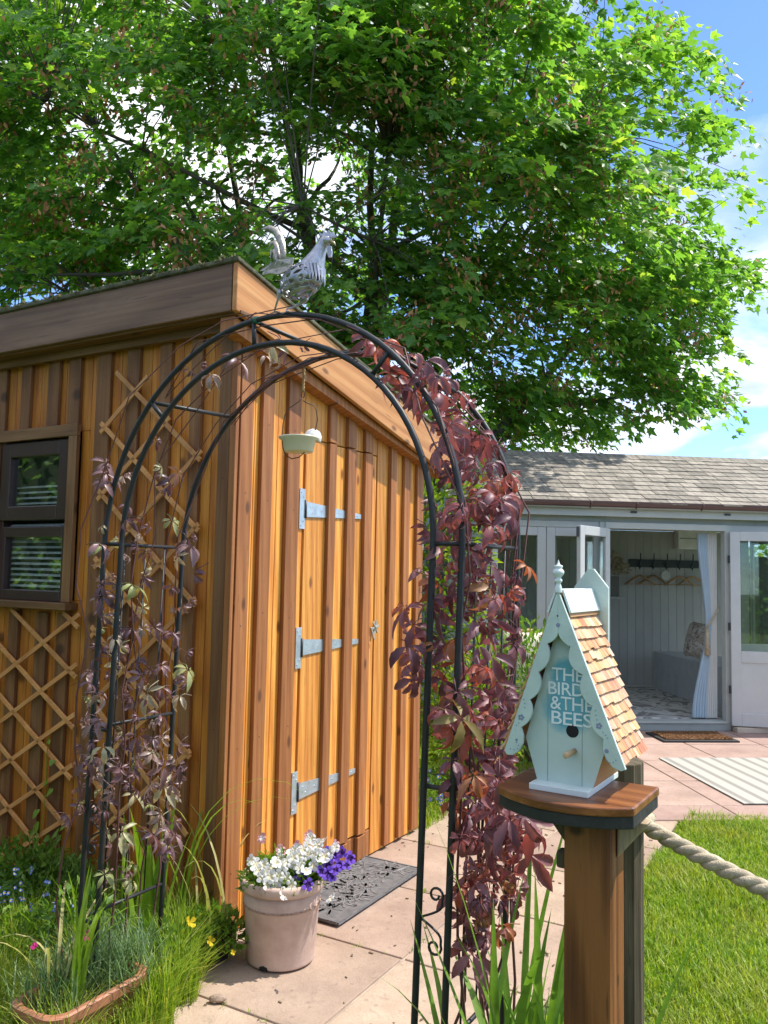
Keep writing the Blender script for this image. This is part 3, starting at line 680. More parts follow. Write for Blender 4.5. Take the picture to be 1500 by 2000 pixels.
# neck and head
NP = [(598, 545, 30), (606, 530, 27), (615, 512, 21), (622, 496, 15), (628, 482, 11.5), (634, 471, 10.5), (639, 466, 9)]
mb = MB(); mb.tube([RQ(a, b) for a, b, c in NP], [c * RK for a, b, c in NP], 14); mb.lathe([(.0001, -11 * RK), (7 * RK, -8 * RK), (10.5 * RK, 0), (7 * RK, 8 * RK), (.0001, 11 * RK)], RQ(638, 470), ae, 12)
neck = mb.build('neck', M_silver, roo, smooth=True)
for k in range(9):                                           # pointed hackle feathers over the breast
    a = -1.3 + 2.6 * k / 8; q = RQ(618, 520) + ad * math.sin(a) * 24 * RK + ae * (math.cos(a) * 15 - 4) * RK; e = (ae * math.sin(a) * -.3 + ad * math.cos(a)).normalized()
    mb = MB().prism([q - e * 6 * RK, q + e * 6 * RK, q + e * 3 * RK - Z * 20 * RK + ae * 2 * RK, q - Z * 34 * RK + ae * 3 * RK, q - e * 3 * RK - Z * 20 * RK + ae * 2 * RK], (ae * math.cos(a) + ad * math.sin(a)) * .0012); mb.build('hackle_feather', M_silver, neck)
mb = MB().tube([RQ(646, 472), RQ(652, 474), RQ(656, 480)], [4 * RK, 2.6 * RK, .4 * RK], 8); mb.build('beak', plain('brass', (.45, .38, .22), .4, .6), roo, smooth=True)
comb = [(625, 461), (623, 453), (630, 457), (632, 450), (638, 455), (641, 449), (646, 455), (651, 452), (652, 458), (657, 459), (654, 464), (640, 463)]
MB().prism([RQ(a, b, -.002) for a, b in comb], ad * .004).build('comb', M_silver, roo)
MB().prism([RQ(a, b, -.003) for a, b in ((640, 478), (646, 480), (648, 492), (646, 502), (641, 503), (638, 494))], ad * .006).build('wattle', M_silver, roo, bevel=.001)
for sd in (-1, 1):
    pts = [(575, 504), (572, 518), (560, 530), (545, 536), (530, 535), (512, 538), (516, 530), (507, 530), (520, 520), (540, 508), (560, 502)]
    wg = MB().prism([RQ(a, b, -(30 + 8 * math.sin((a - 510) / 20)) * RK) + (ad * (2 * (30 + 8 * math.sin((a - 510) / 20)) * RK) if sd > 0 else V((0, 0, 0))) for a, b in pts], ad * sd * .003).build('wing', M_feather, roo, bevel=.001)
    for k in range(5):
        x0 = 516 + k * 11; sh_ = ad * (82 * RK) if sd > 0 else V((0, 0, 0)); mb = MB().tube([RQ(x0, 529 - k * 2, -41 * RK) + sh_, RQ(x0 + 10, 519 - k * 2.5, -42 * RK) + sh_, RQ(x0 + 14, 510 - k, -40 * RK) + sh_], .0009, 5); mb.build('feather_rib', M_silver, wg)
def sickle(pts, w0, dd):
    P = [RQ(a, b, dd) for a, b in pts]; n = len(P); mb = MB(); vs = []; fs = []
    for i in range(n):
        t = (P[min(i + 1, n - 1)] - P[max(i - 1, 0)]).normalized(); sdv = t.cross(ad); wv = w0 * RK * (.55 + .9 * math.sin(math.pi * min(.9, .15 + i / (n - 1) * .85))) * (1 if i < n - 1 else .15)
        vs += [P[i] - sdv * wv, P[i] + ad * wv * .35, P[i] + sdv * wv, P[i] - ad * wv * .35]
    for i in range(n - 1):
        for k in range(4): fs.append((i * 4 + k, i * 4 + (k + 1) % 4, (i + 1) * 4 + (k + 1) % 4, (i + 1) * 4 + k))
    fs += [(3, 2, 1, 0), tuple((n - 1) * 4 + k for k in range(4))]
    mb.add(vs, fs).build('tail_feather', M_feather, roo, smooth=True)
sickle([(552, 512), (553, 495), (551, 478), (545, 462), (536, 450), (524, 445), (511, 447)], 6, 0)
sickle([(545, 514), (543, 498), (540, 482), (535, 473), (529, 476), (525, 486)], 4.4, 4 * RK)
sickle([(541, 516), (537, 502), (534, 488), (530, 490), (528, 508)], 3.4, -7 * RK)
for (x, y0, x1, y1, dd) in ((548, 566, 537, 612, -10 * RK), (598, 578, 560, 612, 14 * RK)):
    mb = MB().tube([RQ(x, y0, dd), RQ(x - 2, y0 + 8, dd), RQ((x + x1) / 2, y0 + 20, dd), RQ(x1, y1 - 8, dd * .4), RQ(x1, y1 - 3, 0)], [7 * RK, 5.5 * RK, 2.2 * RK, 1.8 * RK, 1.8 * RK], 8)
    lg = mb.build('leg', M_silver, roo, smooth=True)
    mb = MB()
    for a in (-.5, 0, .5, 3.14): mb.tube([RQ(x1, y1 - 3, 0), RQ(x1, y1 - 3, 0) + (ae * math.cos(a) + ad * math.sin(a)) * 12 * RK - Z * 2 * RK], [1.8 * RK, .8 * RK], 6)
    mb.build('foot', M_silver, lg)

# ------------------------------------------------------------------ hanging cream dish
hp = None; best = 1e9
for k in range(200):
    P = arch_pt(*ARC['c'], 1 + k / 199); x, y, q = proj(P)
    if abs(x - 593) < best and y < 760: best = abs(x - 593); hp = P
HK = (hp - CAMO).dot(F_) / FPX
def HQ(px, py, d=0.): return hp + R_ * ((px - 593) * HK) + V((0, 0, 1)) * ((723 - py) * HK) + V((R_.y, -R_.x, 0)) * -d
M_cream = plain('cream_enamel', (.72, .66, .48), .35, var=.06); M_wire = plain('rusty_wire', (.10, .06, .04), .55, .5)
M_rope_j = plain('jute', (.34, .24, .11), .9, var=.3, sc=80)
fd = thing('hanging_feeder', 'cream bird feeding dish hanging in a wire loop from the arch', 'bird feeder', HQ(580, 915))
mb = MB(); mb.lathe([(.0001, -32 * HK), (26 * HK, -32 * HK), (28 * HK, -30 * HK), (32 * HK, -10 * HK), (39 * HK, -6 * HK), (40 * HK, -3 * HK), (36 * HK, -4 * HK), (30 * HK, -9 * HK), (25 * HK, -27 * HK), (.0001, -28 * HK)], HQ(587, 866), Z, 32)
mb.build('dish', M_cream, fd, smooth=True)
mb = MB(); mb.lathe([(.0001, 17 * HK), (8 * HK, 15.5 * HK), (15 * HK, 9 * HK), (18 * HK, -1 * HK), (17.5 * HK, -4 * HK), (12 * HK, -2 * HK), (.0001, -2 * HK)], HQ(613, 868, 8 * HK), (Z + R_ * .45).normalized(), 24); mb.build('cup', plain('white_plastic', (.75, .73, .68), .35, var=.05), fd, smooth=True)
lp = [(592, 790), (583, 800), (566, 812), (558, 826), (555, 845), (554, 868), (556, 890), (562, 904), (574, 911), (588, 908), (602, 895), (612, 875), (618, 855), (622, 835), (619, 815), (614, 806), (602, 802), (593, 797)]
MB().tube([HQ(a, b, -.002) for a, b in lp], 1.1 * HK, 6).build('wire_loop', M_wire, fd, smooth=True)
MB().tube([HQ(592 + 3.5 * math.sin(k / 12 * 6.283), 784 - 7 * math.cos(k / 12 * 6.283)) for k in range(13)], 1.0 * HK, 6).build('hook', M_wire, fd, smooth=True)
mb = MB()
for ph in (0, math.pi): mb.tube([HQ(593.2 - k * .03 + 1.6 * math.sin(k * .9 + ph), 720 + k * 1.95, 1.6 * HK * math.cos(k * .9 + ph)) for k in range(31)], 1.4 * HK, 6)
mb.build('cord', M_rope_j, fd, smooth=True)

# ------------------------------------------------------------------ bird house post, shelf and bird house
FI = math.radians(32); be = V((math.cos(FI), -math.sin(FI), 0)); bd = V((math.sin(FI), math.cos(FI), 0))
def B3(a, b, z=0.): return be * a + bd * b + Z * z
def BQ(px, py, b): return onpl(px, py, bd * b, bd)
def BL(px, py, b): P = BQ(px, py, b); return P.dot(be), P.z
ZS = 1.03
M_post = wood('post_timber', (.065, .017, .003), (.15, .045, .009), (.255, .092, .022), rough=.6, stain=.65, var=(1, 1), grain=1.0, bmp=1.0, ringw=.62, ksc=8)
M_shelf = wood('shelf_varnish', (.085, .024, .006), (.20, .066, .017), (.34, .135, .042), rot=grot(be), rough=.35, stain=.6, var=(1, 1), grain=.8)
M_black = plain('black_edge', (.020, .020, .018), .65, var=.4, sc=30, bmp=.6)
M_grey = wood('weathered_post', (.045, .034, .018), (.10, .077, .043), (.17, .135, .082), rough=.9, stain=.5, var=(1, 1), grain=1.3, bmp=.9)
pa, pz = BL(1100, 1700, 1.565); pb, _ = BL(1193, 1700, 1.565); pw = pb - pa
post = thing('timber_post', 'brown square timber post carrying a bow-fronted shelf', 'post', B3((pa + pb) / 2, 1.565 + pw / 2, 0))
MB().box(B3((pa + pb) / 2, 1.565 + pw / 2, .48), be, bd, Z, pw, pw, 1.03).build('upright', M_post, post, bevel=.006)
prof = [(-.683, 1.722)] + [(-.683, 1.548)] + [(-.681 + .27 * k / 16, 1.543 - .056 * math.sin(math.pi * k / 16) ** .85) for k in range(17)] + [(-.409, 1.727)]
MB().prism([B3(a, b, ZS - .017) for a, b in prof], Z * .017).build('shelf_board', M_shelf, post, bevel=.003)
pr2 = [(a * .985 - .0082, b + (.004 if b < 1.6 else -.004)) for a, b in prof]
MB().prism([B3(a, b, ZS - .040) for a, b in pr2], Z * .0225).build('shelf_edge', M_black, post, bevel=.002)
for sg, a0 in ((-1, pa), (1, pb)):
    MB().prism([B3(a0 + sg * .001, 1.60, ZS - .041), B3(a0 + sg * .06, 1.60, ZS - .041), B3(a0 + sg * .05, 1.60, ZS - .055), B3(a0 + sg * .001, 1.60, ZS - .115)], bd * .03).build('bracket', M_grey if sg < 0 else wood('pale_offcut', (.25, .18, .10), (.38, .29, .18), (.46, .37, .25), var=(1, 1)), post, bevel=.003)
MB().box(B3(pa - .012, 1.60, ZS - .135), be, bd, Z, .022, .03, .034).build('block', M_grey, post, bevel=.006)

bh = thing('bird_house', 'mint painted bird house with lettering and cedar shingle roof on a shelf', 'bird house', B3(-.551, 1.66, ZS))
M_mint = plain('mint_paint', (.49, .60, .55), .5, var=.09, sc=22, bmp=.25, bsc=170)
M_white = plain('pale_mint_paint', (.66, .74, .72), .45, var=.05, sc=14)
M_cedar = wood('cedar', (.28, .13, .05), (.42, .22, .085), (.52, .31, .14), rot=grot(bd), var=(.8, 1.2), stain=.3)
M_dot = plain('dot_paint', (.22, .25, .36), .6)
def panelmat():
    m, nt, p = newmat('front_panel_paint'); tcn = N(nt, 'ShaderNodeTexCoord'); base = wloc(bh)
    def ball(px, py, r_):
        c = BQ(px, py, FB) - base; d = N(nt, 'ShaderNodeVectorMath', operation='DISTANCE'); d.inputs[1].default_value = c
        nz = N(nt, 'ShaderNodeTexNoise', i_Scale=90.); LK(nt, tcn.outputs['Object'], nz.inputs['Vector']); LK(nt, tcn.outputs['Object'], d.inputs[0])
        a = N(nt, 'ShaderNodeMath', operation='MULTIPLY_ADD', i_1=.012, i_2=-.006); LK(nt, nz.outputs['Fac'], a.inputs[0]); LK(nt, d.outputs['Value'], a.inputs[2])
        return mrange(nt, a.outputs[0], r_ * .72, r_ * 1.05, 1, 0)
    f1 = ball(1110, 1382, .062); f2 = ball(1108, 1320, .045); mxx = N(nt, 'ShaderNodeMath', operation='MAXIMUM'); LK(nt, f1, mxx.inputs[0]); LK(nt, f2, mxx.inputs[1])
    n = noise(nt, tcn.outputs['Object'], 14., 4); c0 = ramp(nt, n, [(.3, (.47, .58, .53)), (.7, (.52, .635, .58))])
    LK(nt, mixc(nt, mxx.outputs[0], c0, (.115, .37, .45)), p.inputs['Base Color']); p.inputs['Roughness'].default_value = .5; return m
BB, FB = 1.560, 1.586
Ax, Az = BL(1089, 1151, BB); Tx, Tz = BL(1222, 1502, BB); Lx, Lz = BL(985, 1470, BB); hw = ((Tx - Ax) + (Ax - Lx)) / 2
bbk = 1.6
while proj(B3(Ax, bbk, Az))[0] < 1150 and bbk < 1.9: bbk += .002
# body: five-sided box
x0, z0 = BL(1056, 1515, FB); x1, z1 = BL(1165, 1534, FB); xs, zs_ = BL(1027, 1440, FB)
zb0 = ZS + .012; hb = (x1 - x0) / 2; xc = (x0 + x1) / 2; xc = (xc + Ax) / 2; hs = min(xc - xs, hb * 1.5); zsh = zs_; ztop = Az - .018
sect = [(xc - hb, zb0), (xc + hb, zb0), (xc + hs, zsh), (xc, ztop), (xc - hs, zsh)]
MB().prism([B3(a, FB + .003, z) for a, z in sect], bd * (bbk - FB - .006)).build('box', M_cedar, bh)
M_panel = panelmat()
pn = MB().prism([B3(a, FB, z) for a, z in sect], bd * .0025).build('front_panel', M_panel, bh)
MB().box(B3(xc - .002, (FB - .026 + bbk) / 2 - .005, ZS + .0062), be, bd, Z, hb * 2 + .006, bbk - FB + .030, .0122).build('base_board', M_white, bh, bevel=.0015)
gv = MB()
for a in (xc - hb * .62, xc + hb * .62): gv.box(B3(a, FB - .0004, (zb0 + zsh) / 2 + .05), be, bd, Z, .0008, .0008, zsh - zb0 + .1)
gv.build('panel_groove', plain('groove', (.25, .34, .32), .7), pn, kind='stuff')
hx, hz = BL(1118, 1428, FB); 
MB().lathe([(.0128, -.0006), (.0128, .0002), (.0001, .0004)], B3(hx, FB, hz), -bd, 24).build('entrance_hole', M_void, pn, smooth=False)  # flat black disc, the hole's darkness painted on the panel
qx, qz = BL(1122, 1467, FB); MB().tube([B3(qx, FB, qz), B3(qx, FB - .052, qz), B3(qx, FB - .0525, qz)], [.0056, .0056, .005], 14).build('perch', plain('dowel', (.52, .36, .20), .6, var=.15, sc=50), bh, smooth=True)
# bargeboards with scalloped inner edges
def arc(p, q, bulge, n=7, side=1):
    p = V((p[0], p[1], 0)); q = V((q[0], q[1], 0)); d = q - p; nn = V((-d.y, d.x, 0)).normalized() * side; out_ = []
    for k in range(1, n):
        t = k / n; out_.append(tuple((p + d * t + nn * bulge * math.sin(math.pi * t) ** .8)[:2]))
    return out_
def scal(cusps, bulge, side):
    r_ = [cusps[0]]
    for p, q in zip(cusps[:-1], cusps[1:]): r_ += arc(p, q, bulge, 7, side) + [q]
    return r_
lc = [(1090, 1237), (1068, 1257), (1051, 1313), (1034, 1367), (1017, 1421)]; rc = [(1090, 1237), (1114, 1263), (1138, 1318), (1157, 1380), (1178, 1443)]
lpoly = [(1089, 1151)] + [lc[0]] + arc(lc[0], lc[1], 4, 6, -1) + scal(lc[1:], 13, -1) + [(1022, 1437), (1021, 1452), (1013, 1467), (1001, 1475), (990, 1474), (985, 1466)]
rpoly = [(1089, 1151)] + [rc[0]] + arc(rc[0], rc[1], 4, 6, 1) + scal(rc[1:], 14, 1) + [(1177, 1462), (1183, 1482), (1196, 1499), (1212, 1507), (1222, 1504)]
for pl in (lpoly, rpoly): MB().prism([BQ(x, y, BB) for x, y in pl], bd * .0075).build('bargeboard', M_mint, bh, bevel=.0008, seg=1)
dots = MB()
def dot(px, py, r_): dots.lathe([(r_, 0), (r_, .0005), (.0001, .0006)], BQ(px, py, BB), -bd, 10)
for px, py, r_ in ((1090, 1221, .0044),): dot(px, py, r_)
for (fx, fy) in ((1018, 1401), (1170, 1418)):
    for k in range(5): dot(fx + 4 * math.cos(k * 1.257), fy + 4 * math.sin(k * 1.257), .0026)
for (x, y) in ((1023, 1366), (1025, 1374), (1025, 1382), (1013, 1412), (1009, 1417), (1013, 1456), (1011, 1462), (1004, 1464), (997, 1462), (1009, 1450), (1163, 1388), (1164, 1397), (1166, 1406), (1178, 1430), (1183, 1436), (1187, 1442), (1180, 1476), (1184, 1485), (1191, 1490), (1198, 1489), (1203, 1485)): dot(x, y, .0013)
dot(1009, 1445, .003); dot(1185, 1467, .0042); dots.build('painted_dots', M_dot, bh, kind='stuff')
nb = MB()
for x, y in ((1089, 1203),): nb.lathe([(.0018, 0), (.0016, .001), (.0001, .0012)], BQ(x, y, BB), -bd, 8)
nb.build('screw', M_darkmet, bh)
# roof: boards, shingles, ridge cap
sl = V((0, 0, 0)); RL = math.hypot(Tx - Ax, Tz - Az)
def roofdir(sg): return (be * (hw * sg) + Z * (Tz - Az)).normalized()
def shinmat():
    m, nt, p = newmat('cedar_shingle'); co, rn = rnd_coord(nt, 1, grot(roofdir(1)))
    fib = noise(nt, scaled(nt, co, (220, 220, 9)), 1, 5, .6); st = noise(nt, scaled(nt, co, (45, 45, 7)), 1, 3, .5)
    c = ramp(nt, rn, [(0, (.50, .20, .075)), (.25, (.60, .31, .11)), (.45, (.62, .42, .26)), (.6, (.48, .17, .075)), (.8, (.66, .38, .13)), (1, (.68, .50, .36))])
    c = mixc(nt, mrange(nt, st, .45, .65, 0, .6), c, (.70, .47, .30)); c = hsv(nt, c, v=mrange(nt, fib, .3, .7, .66, 1.12)); LK(nt, c, p.inputs['Base Color']); p.inputs['Roughness'].default_value = .6; bump(nt, p, fib, .4, .002); return m
M_shin = shinmat()
apex0 = B3(Ax, 0, Az)
rs = random.Random(3)
for sg in (1, -1):
    dv = roofdir(sg); nv_ = (V((0, 0, 1)) - dv * dv.z).normalized(); L = RL * 1.0
    P0 = apex0 + bd * BB; b0, b1 = .008, bbk - BB
    MB().prism([P0 + bd * b0 - nv_ * .010 + dv * .004, P0 + bd * b1 - nv_ * .010 + dv * .004, P0 + bd * b1 - nv_ * .010 + dv * (L - .012), P0 + bd * b0 - nv_ * .010 + dv * (L - .012)], nv_ * .006).build('roof_board', M_cedar, bh)
    ncr = 13; s0 = L * .165; ds = (L * .985 - s0) / ncr
    for c in range(ncr):
        bcur = b0 + .004 - rs.uniform(0, .012)
        if sg < 0 and c % 13 not in range(0, 13): continue
        while bcur < b1 - .004:
            wv = rs.uniform(.016, .032); bn = min(bcur + wv, b1)
            if b1 - bn < .010: bn = b1
            bs = max(bcur, b0 + .001); ln_ = ds * 1.35 + rs.uniform(-.002, .003); st_ = s0 + c * ds - ds * .35; up = .001 + rs.uniform(0, .0008)
            a = P0 + bd * (bs + .0004) + dv * st_ + nv_ * (-.0038); b_ = P0 + bd * (bn - .0004) + dv * st_ + nv_ * (-.0038)
            c1 = P0 + bd * (bn - .0004) + dv * (st_ + ln_) + nv_ * (.0022 + up); d1 = P0 + bd * (bs + .0004) + dv * (st_ + ln_) + nv_ * (.0022 + up)
            MB().prism([a, b_, c1, d1], nv_ * -.0042).build('shingle', M_shin, bh); bcur = bn
    MB().prism([P0 + bd * (b0 + .001) + nv_ * .0035 + dv * .002, P0 + bd * (b1 - .001) + nv_ * .0035 + dv * .002, P0 + bd * (b1 - .001) + nv_ * .0035 + dv * L * .145, P0 + bd * (b0 + .001) + nv_ * .0035 + dv * L * .145], nv_ * .005).build('ridge_cap', M_white, bh, bevel=.001)
    MB().prism([P0 + bd * (b0 + .003) + nv_ * .0005 + dv * L * .14, P0 + bd * (b1 - .003) + nv_ * .0005 + dv * L * .14, P0 + bd * (b1 - .003) + nv_ * .0005 + dv * L * .165, P0 + bd * (b0 + .003) + nv_ * .0005 + dv * L * .165], nv_ * .003).build('ridge_batten', M_cedar, bh)
# back plate
ax, az = BL(1154, 1111, bbk); sx, sz_ = BL(1184, 1148, bbk); hw2 = sx - ax + .004
MB().prism([B3(a, bbk + .0005, z) for a, z in ((ax - .006, az), (ax + .006, az), (ax + hw2, sz_), (ax + hw2, ZS + .0005), (ax - hw2, ZS + .0005), (ax - hw2, sz_))], bd * .009).build('back_board', M_mint, bh, bevel=.001)
# finial
fp = B3(Ax, BB + .004, Az); k_ = 1.66 / FPX
MB().lathe([(6.5 * k_, -6 * k_), (7 * k_, 2 * k_), (5 * k_, 9 * k_), (4.5 * k_, 12 * k_), (7.5 * k_, 15 * k_), (7.5 * k_, 18 * k_), (5 * k_, 21 * k_), (6 * k_, 24 * k_), (10.5 * k_, 29 * k_), (11 * k_, 34 * k_), (8.5 * k_, 38 * k_), (6 * k_, 40 * k_), (8.5 * k_, 43 * k_), (8 * k_, 45 * k_), (3.2 * k_, 47 * k_), (2 * k_, 51 * k_), (.05 * k_, 57 * k_)], fp, Z, 18).build('finial', M_white, bh, smooth=True)
# lettering
def lettering(txt, l, t, b_, wpx):
    cu = bpy.data.curves.new('lettering', 'FONT'); cu.body = txt; cu.size = 1; cu.extrude = 0; cu.space_character = .93; cu.resolution_u = 3; cu.offset = .006
    to = bpy.data.objects.new('tmp_text', cu); COL.objects.link(to); bpy.context.view_layer.update()
    me = bpy.data.meshes.new_from_object(to.evaluated_get(bpy.context.evaluated_depsgraph_get())); bpy.data.objects.remove(to)
    xs_ = [q.co.x for q in me.vertices]; ys_ = [q.co.y for q in me.vertices]; X0, X1, Y0, Y1 = min(xs_), max(xs_), min(ys_), max(ys_)
    a0_, zt_ = BL(l, t, FB - .0008); _, zb_ = BL(l, b_, FB - .0008); a1_, _ = BL(l + wpx, b_, FB - .0008); base = wloc(bh)
    for q in me.vertices:
        P = B3(a0_ + (q.co.x - X0) / (X1 - X0) * (a1_ - a0_), FB - .0008, zb_ + (q.co.y - Y0) / (Y1 - Y0) * (zt_ - zb_)); q.co = P - base
    me.materials.clear(); me.materials.append(M_letter); o = bpy.data.objects.new('lettering', me); COL.objects.link(o); o.parent = pn; o['kind'] = 'stuff'
M_letter = plain('white_letters', (.78, .84, .84), .5, var=.03)
lettering('THE', 1078, 1303, 1328, 62); lettering('BIRDS', 1071, 1330, 1355, 86); lettering('&THE', 1075, 1358, 1384, 83); lettering('BEES', 1077, 1387, 1413, 80)

# rope post and rope
rp = ony(1212, 1700, 1.88); rp.z = 0
rq = thing('rope_post', 'grooved weathered timber post holding the rope behind the bird house', 'post', rp)
hgt = ony(1240, 1484, 1.88).z
e1 = V((math.cos(.35), -math.sin(.35), 0)); e2 = V((math.sin(.35), math.cos(.35), 0)); pts = []
for k in range(28):
    a = 2 * math.pi * k / 28; rr = .050 * (1 - .035 * (k % 2)); pts.append(rp + e1 * math.cos(a) * rr + e2 * math.sin(a) * rr)
MB().prism(pts, Z * hgt).build('upright', M_grey, rq, bevel=.003)
M_rope = plain('hemp_rope', (.46, .38, .25), .95, var=.3, sc=60, bmp=.8, bsc=260, c2=(.58, .50, .36))
a_ = ony(1238, 1600, 1.84); m_ = ony(1500, 1740, 1.62); hd_ = V((m_.x - a_.x, m_.y - a_.y, 0)); dm_ = hd_.length; hd_.normalize(); SPAN = 1.5; t0_ = dm_ / SPAN; SAG = (a_.z - m_.z) / (4 * t0_ * (1 - t0_)); b_ = a_ + hd_ * SPAN; rope = thing('rope', 'thick twisted natural rope slung from the weathered post across the lawn', 'rope', V((a_.x, a_.y, a_.z)))
for s_i in range(3):
    P = []
    for k in range(330):
        t = k / 329; c = a_.lerp(b_, t) - Z * (SAG * 4 * t * (1 - t)); d = (b_ - a_).normalized(); n1 = d.cross(Z).normalized(); n2 = n1.cross(d); ph = t * 2 * math.pi * 16 + s_i * 2.094
        P.append(c + (n1 * math.cos(ph) + n2 * math.sin(ph)) * .0082)
    MB().tube(P, .0098, 10).build('strand', M_rope, rope, smooth=True)
P = [rp + Z * (a_.z + .004 * math.sin(k * .5)) + (e1 * math.cos(k / 12 * 6.283) + e2 * math.sin(k / 12 * 6.283)) * .062 for k in range(13)]
MB().tube(P, .014, 10).build('loop', M_rope, rope, smooth=True)

rp2 = V((b_.x, b_.y, 0)) + hd_ * .06; rq2 = thing('rope_post', 'weathered timber post at the far end of the rope on the lawn', 'post', rp2)
MB().prism([p - rp + rp2 for p in pts], Z * hgt).build('upright', M_grey, rq2, bevel=.003)

# ------------------------------------------------------------------ terracotta pot with pansies
M_terra = plain('weathered_terracotta', (.52, .345, .265), .8, var=.22, sc=7, bmp=.25, bsc=70, c2=(.62, .46, .375))
M_soil2 = plain('potting_soil', (.035, .022, .015), .95, var=.5, sc=40, bmp=1, bsc=90)
pc = onz(548, 1868); pc.z = 0
q0 = proj(pc)[2]; kk = q0 / FPX
rb = 66 * kk; rt = 78 * kk; ph_ = .305
pot = thing('flower_pot', 'large weathered terracotta pot standing by the shed corner', 'flower pot', pc)
MB().lathe([(rb * .9, .0), (rb, .004), (rb * 1.01, .01), (rt * .935, ph_ * .64), (rt * .955, ph_ * .66), (rt * .955, ph_ * .71), (rt * .94, ph_ * .73), (rt * .975, ph_ * .86), (rt * .90, ph_ * .86), (rt * .90, ph_ * .80), (rt * .7, ph_ * .5), (.001, .02)], pc, Z, 56).build('pot_body', M_terra, pot, smooth=True)
MB().lathe([(rt * .975, ph_ * .862), (rt * 1.045, ph_ * .868), (rt * 1.075, ph_ * .895), (rt * 1.075, ph_ * .965), (rt * 1.05, ph_ * .995), (rt * 1.0, ph_), (rt * .94, ph_ * .985), (rt * .91, ph_ * .95), (rt * .905, ph_ * .865)], pc, Z, 56).build('rim', M_terra, pot, smooth=True)
fz = MB()
for k in range(26):
    a = 2 * math.pi * k / 26
    for j in range(2):
        P = [pc + Z * (ph_ * (.685 + .012 * math.sin(t * 3.1 + j * 3.1))) + V((math.cos(a + t * .09), math.sin(a + t * .09), 0)) * rt * .958 for t in (0, .7, 1.4, 2.1, 2.6)]
        fz.tube(P, .0026, 5)
fz.build('relief_band', plain('relief_terracotta', (.36, .235, .17), .85, var=.25, sc=20), pot, smooth=True, kind='stuff')
MB().lathe([(.0001, ph_ * .86), (rt * .905, ph_ * .85)], pc, Z, 30).build('soil', M_soil2, pot)
nt_ = MB(); a = math.radians(-112); nt_.prism([pc + V((math.cos(a + d), math.sin(a + d), 0)) * rb * 1.012 + Z * z for d, z in ((-.14, .003), (.14, .003), (.12, .014), (0, .02), (-.12, .014))], V((math.cos(a), math.sin(a), 0)) * .002)
nt_.build('drain_notch', M_void, pot)  # black wedge, the dark of a notch painted on the pot
M_fol = leafmat('pansy_leaves', [(0, (.07, .15, .02)), (.5, (.14, .25, .03)), (1, (.24, .33, .06))], trans=.4, rough=.45, tcol=(1.3, 1.4, .6))
def leafball(name, mat, parent, c, rad, n, L, Wd, seed, upb=.5, kind='stuff'):
    r = random.Random(seed); mb = MB()
    for _ in range(n):
        d = V((r.gauss(0, 1), r.gauss(0, 1), r.gauss(0, 1))).normalized(); rr = r.random() ** .45
        p = c + V((d.x * rad[0], d.y * rad[1], abs(d.z) * rad[2] if upb > .4 else d.z * rad[2])) * rr
        dd = (d + Z * r.uniform(-.2, .9) + V((r.gauss(0, .5), r.gauss(0, .5), 0))).normalized(); n_ = dd.orthogonal().normalized(); n_ = (n_ + Z * .8); n_ = (n_ - dd * n_.dot(dd)).normalized(); sd_ = dd.cross(n_)
        l = L * r.uniform(.6, 1.3); wv = Wd * r.uniform(.7, 1.3) / 2; b = len(mb.v)
        mb.v += [p, p + dd * l * .45 + sd_ * wv + n_ * wv * .3, p + dd * l - n_ * l * .15, p + dd * l * .45 - sd_ * wv + n_ * wv * .3, p + dd * l * .5]; mb.f += [(b, b + 1, b + 4), (b + 1, b + 2, b + 4), (b + 2, b + 3, b + 4), (b + 3, b, b + 4)]
    return mb.build(name, mat, parent, kind=kind)
def flowermesh(name, R, mats, n=5, seed=0, cup=.25):
    r = random.Random(seed); vs = []; fs = []; mi = []
    for k in range(n):
        a = 2 * math.pi * k / n + math.pi / 2; big = 1.15 if k in (0, 2, 3) else .95; b = len(vs); pts = [V((0, 0, 0))]
        for t, rr in ((-.62, .55), (-.5, .9), (-.18, 1.05), (.18, 1.02), (.5, .92), (.62, .55)):
            q = V((math.cos(a + t), math.sin(a + t), 0)) * R * rr * big; q.z = R * (cup * rr * rr + r.uniform(-.1, .12)); pts.append(q)
        pts.append(V((math.cos(a), math.sin(a), 0)) * R * .5 + Z * R * .12 + Z * .0012 * k); vs += pts
        for i in range(1, 6): fs.append((b + i, b + i + 1, b + 7)); mi.append(0)
        fs += [(b, b + 1, b + 7), (b, b + 7, b + 6)]; mi += [1, 1]
    m = bpy.data.meshes.new(name); m.from_pydata([tuple(q) for q in vs], [], fs); m.materials.append(mats[0]); m.materials.append(mats[1]); m.polygons.foreach_set('material_index', mi); m.update(); return m
def petal(name, c, tcol=(1, 1, 1)): return leafmat(name, [(0, tuple(x * .85 for x in c)), (1, c)], trans=.3, rough=.6, island=False, tcol=tcol, spec=.2)
M_yel = petal('petal_yellow', (.75, .55, .03)); M_wh = petal('petal_white', (.82, .82, .80)); M_vi = petal('petal_violet', (.17, .08, .55)); M_pk = petal('petal_pink', (.75, .38, .42)); M_whc = petal('petal_cream', (.80, .74, .52)); M_dk = petal('petal_dark', (.04, .01, .12)); M_mag = petal('petal_magenta', (.55, .03, .22)); M_bl = petal('petal_blue', (.10, .20, .62))
fw = {'w': flowermesh('flower_white', .0155, (M_wh, M_whc), seed=1), 'v': flowermesh('flower_violet', .0155, (M_vi, M_dk), seed=2), 'p': flowermesh('flower_pink', .014, (M_pk, M_wh), seed=3), 'y': flowermesh('flower_yellow', .022, (M_yel, M_yel), 4, seed=4, cup=.7), 'm': flowermesh('flower_magenta', .010, (M_mag, M_mag), seed=5), 'b': flowermesh('flower_blue', .0085, (M_bl, M_yel), seed=6)}
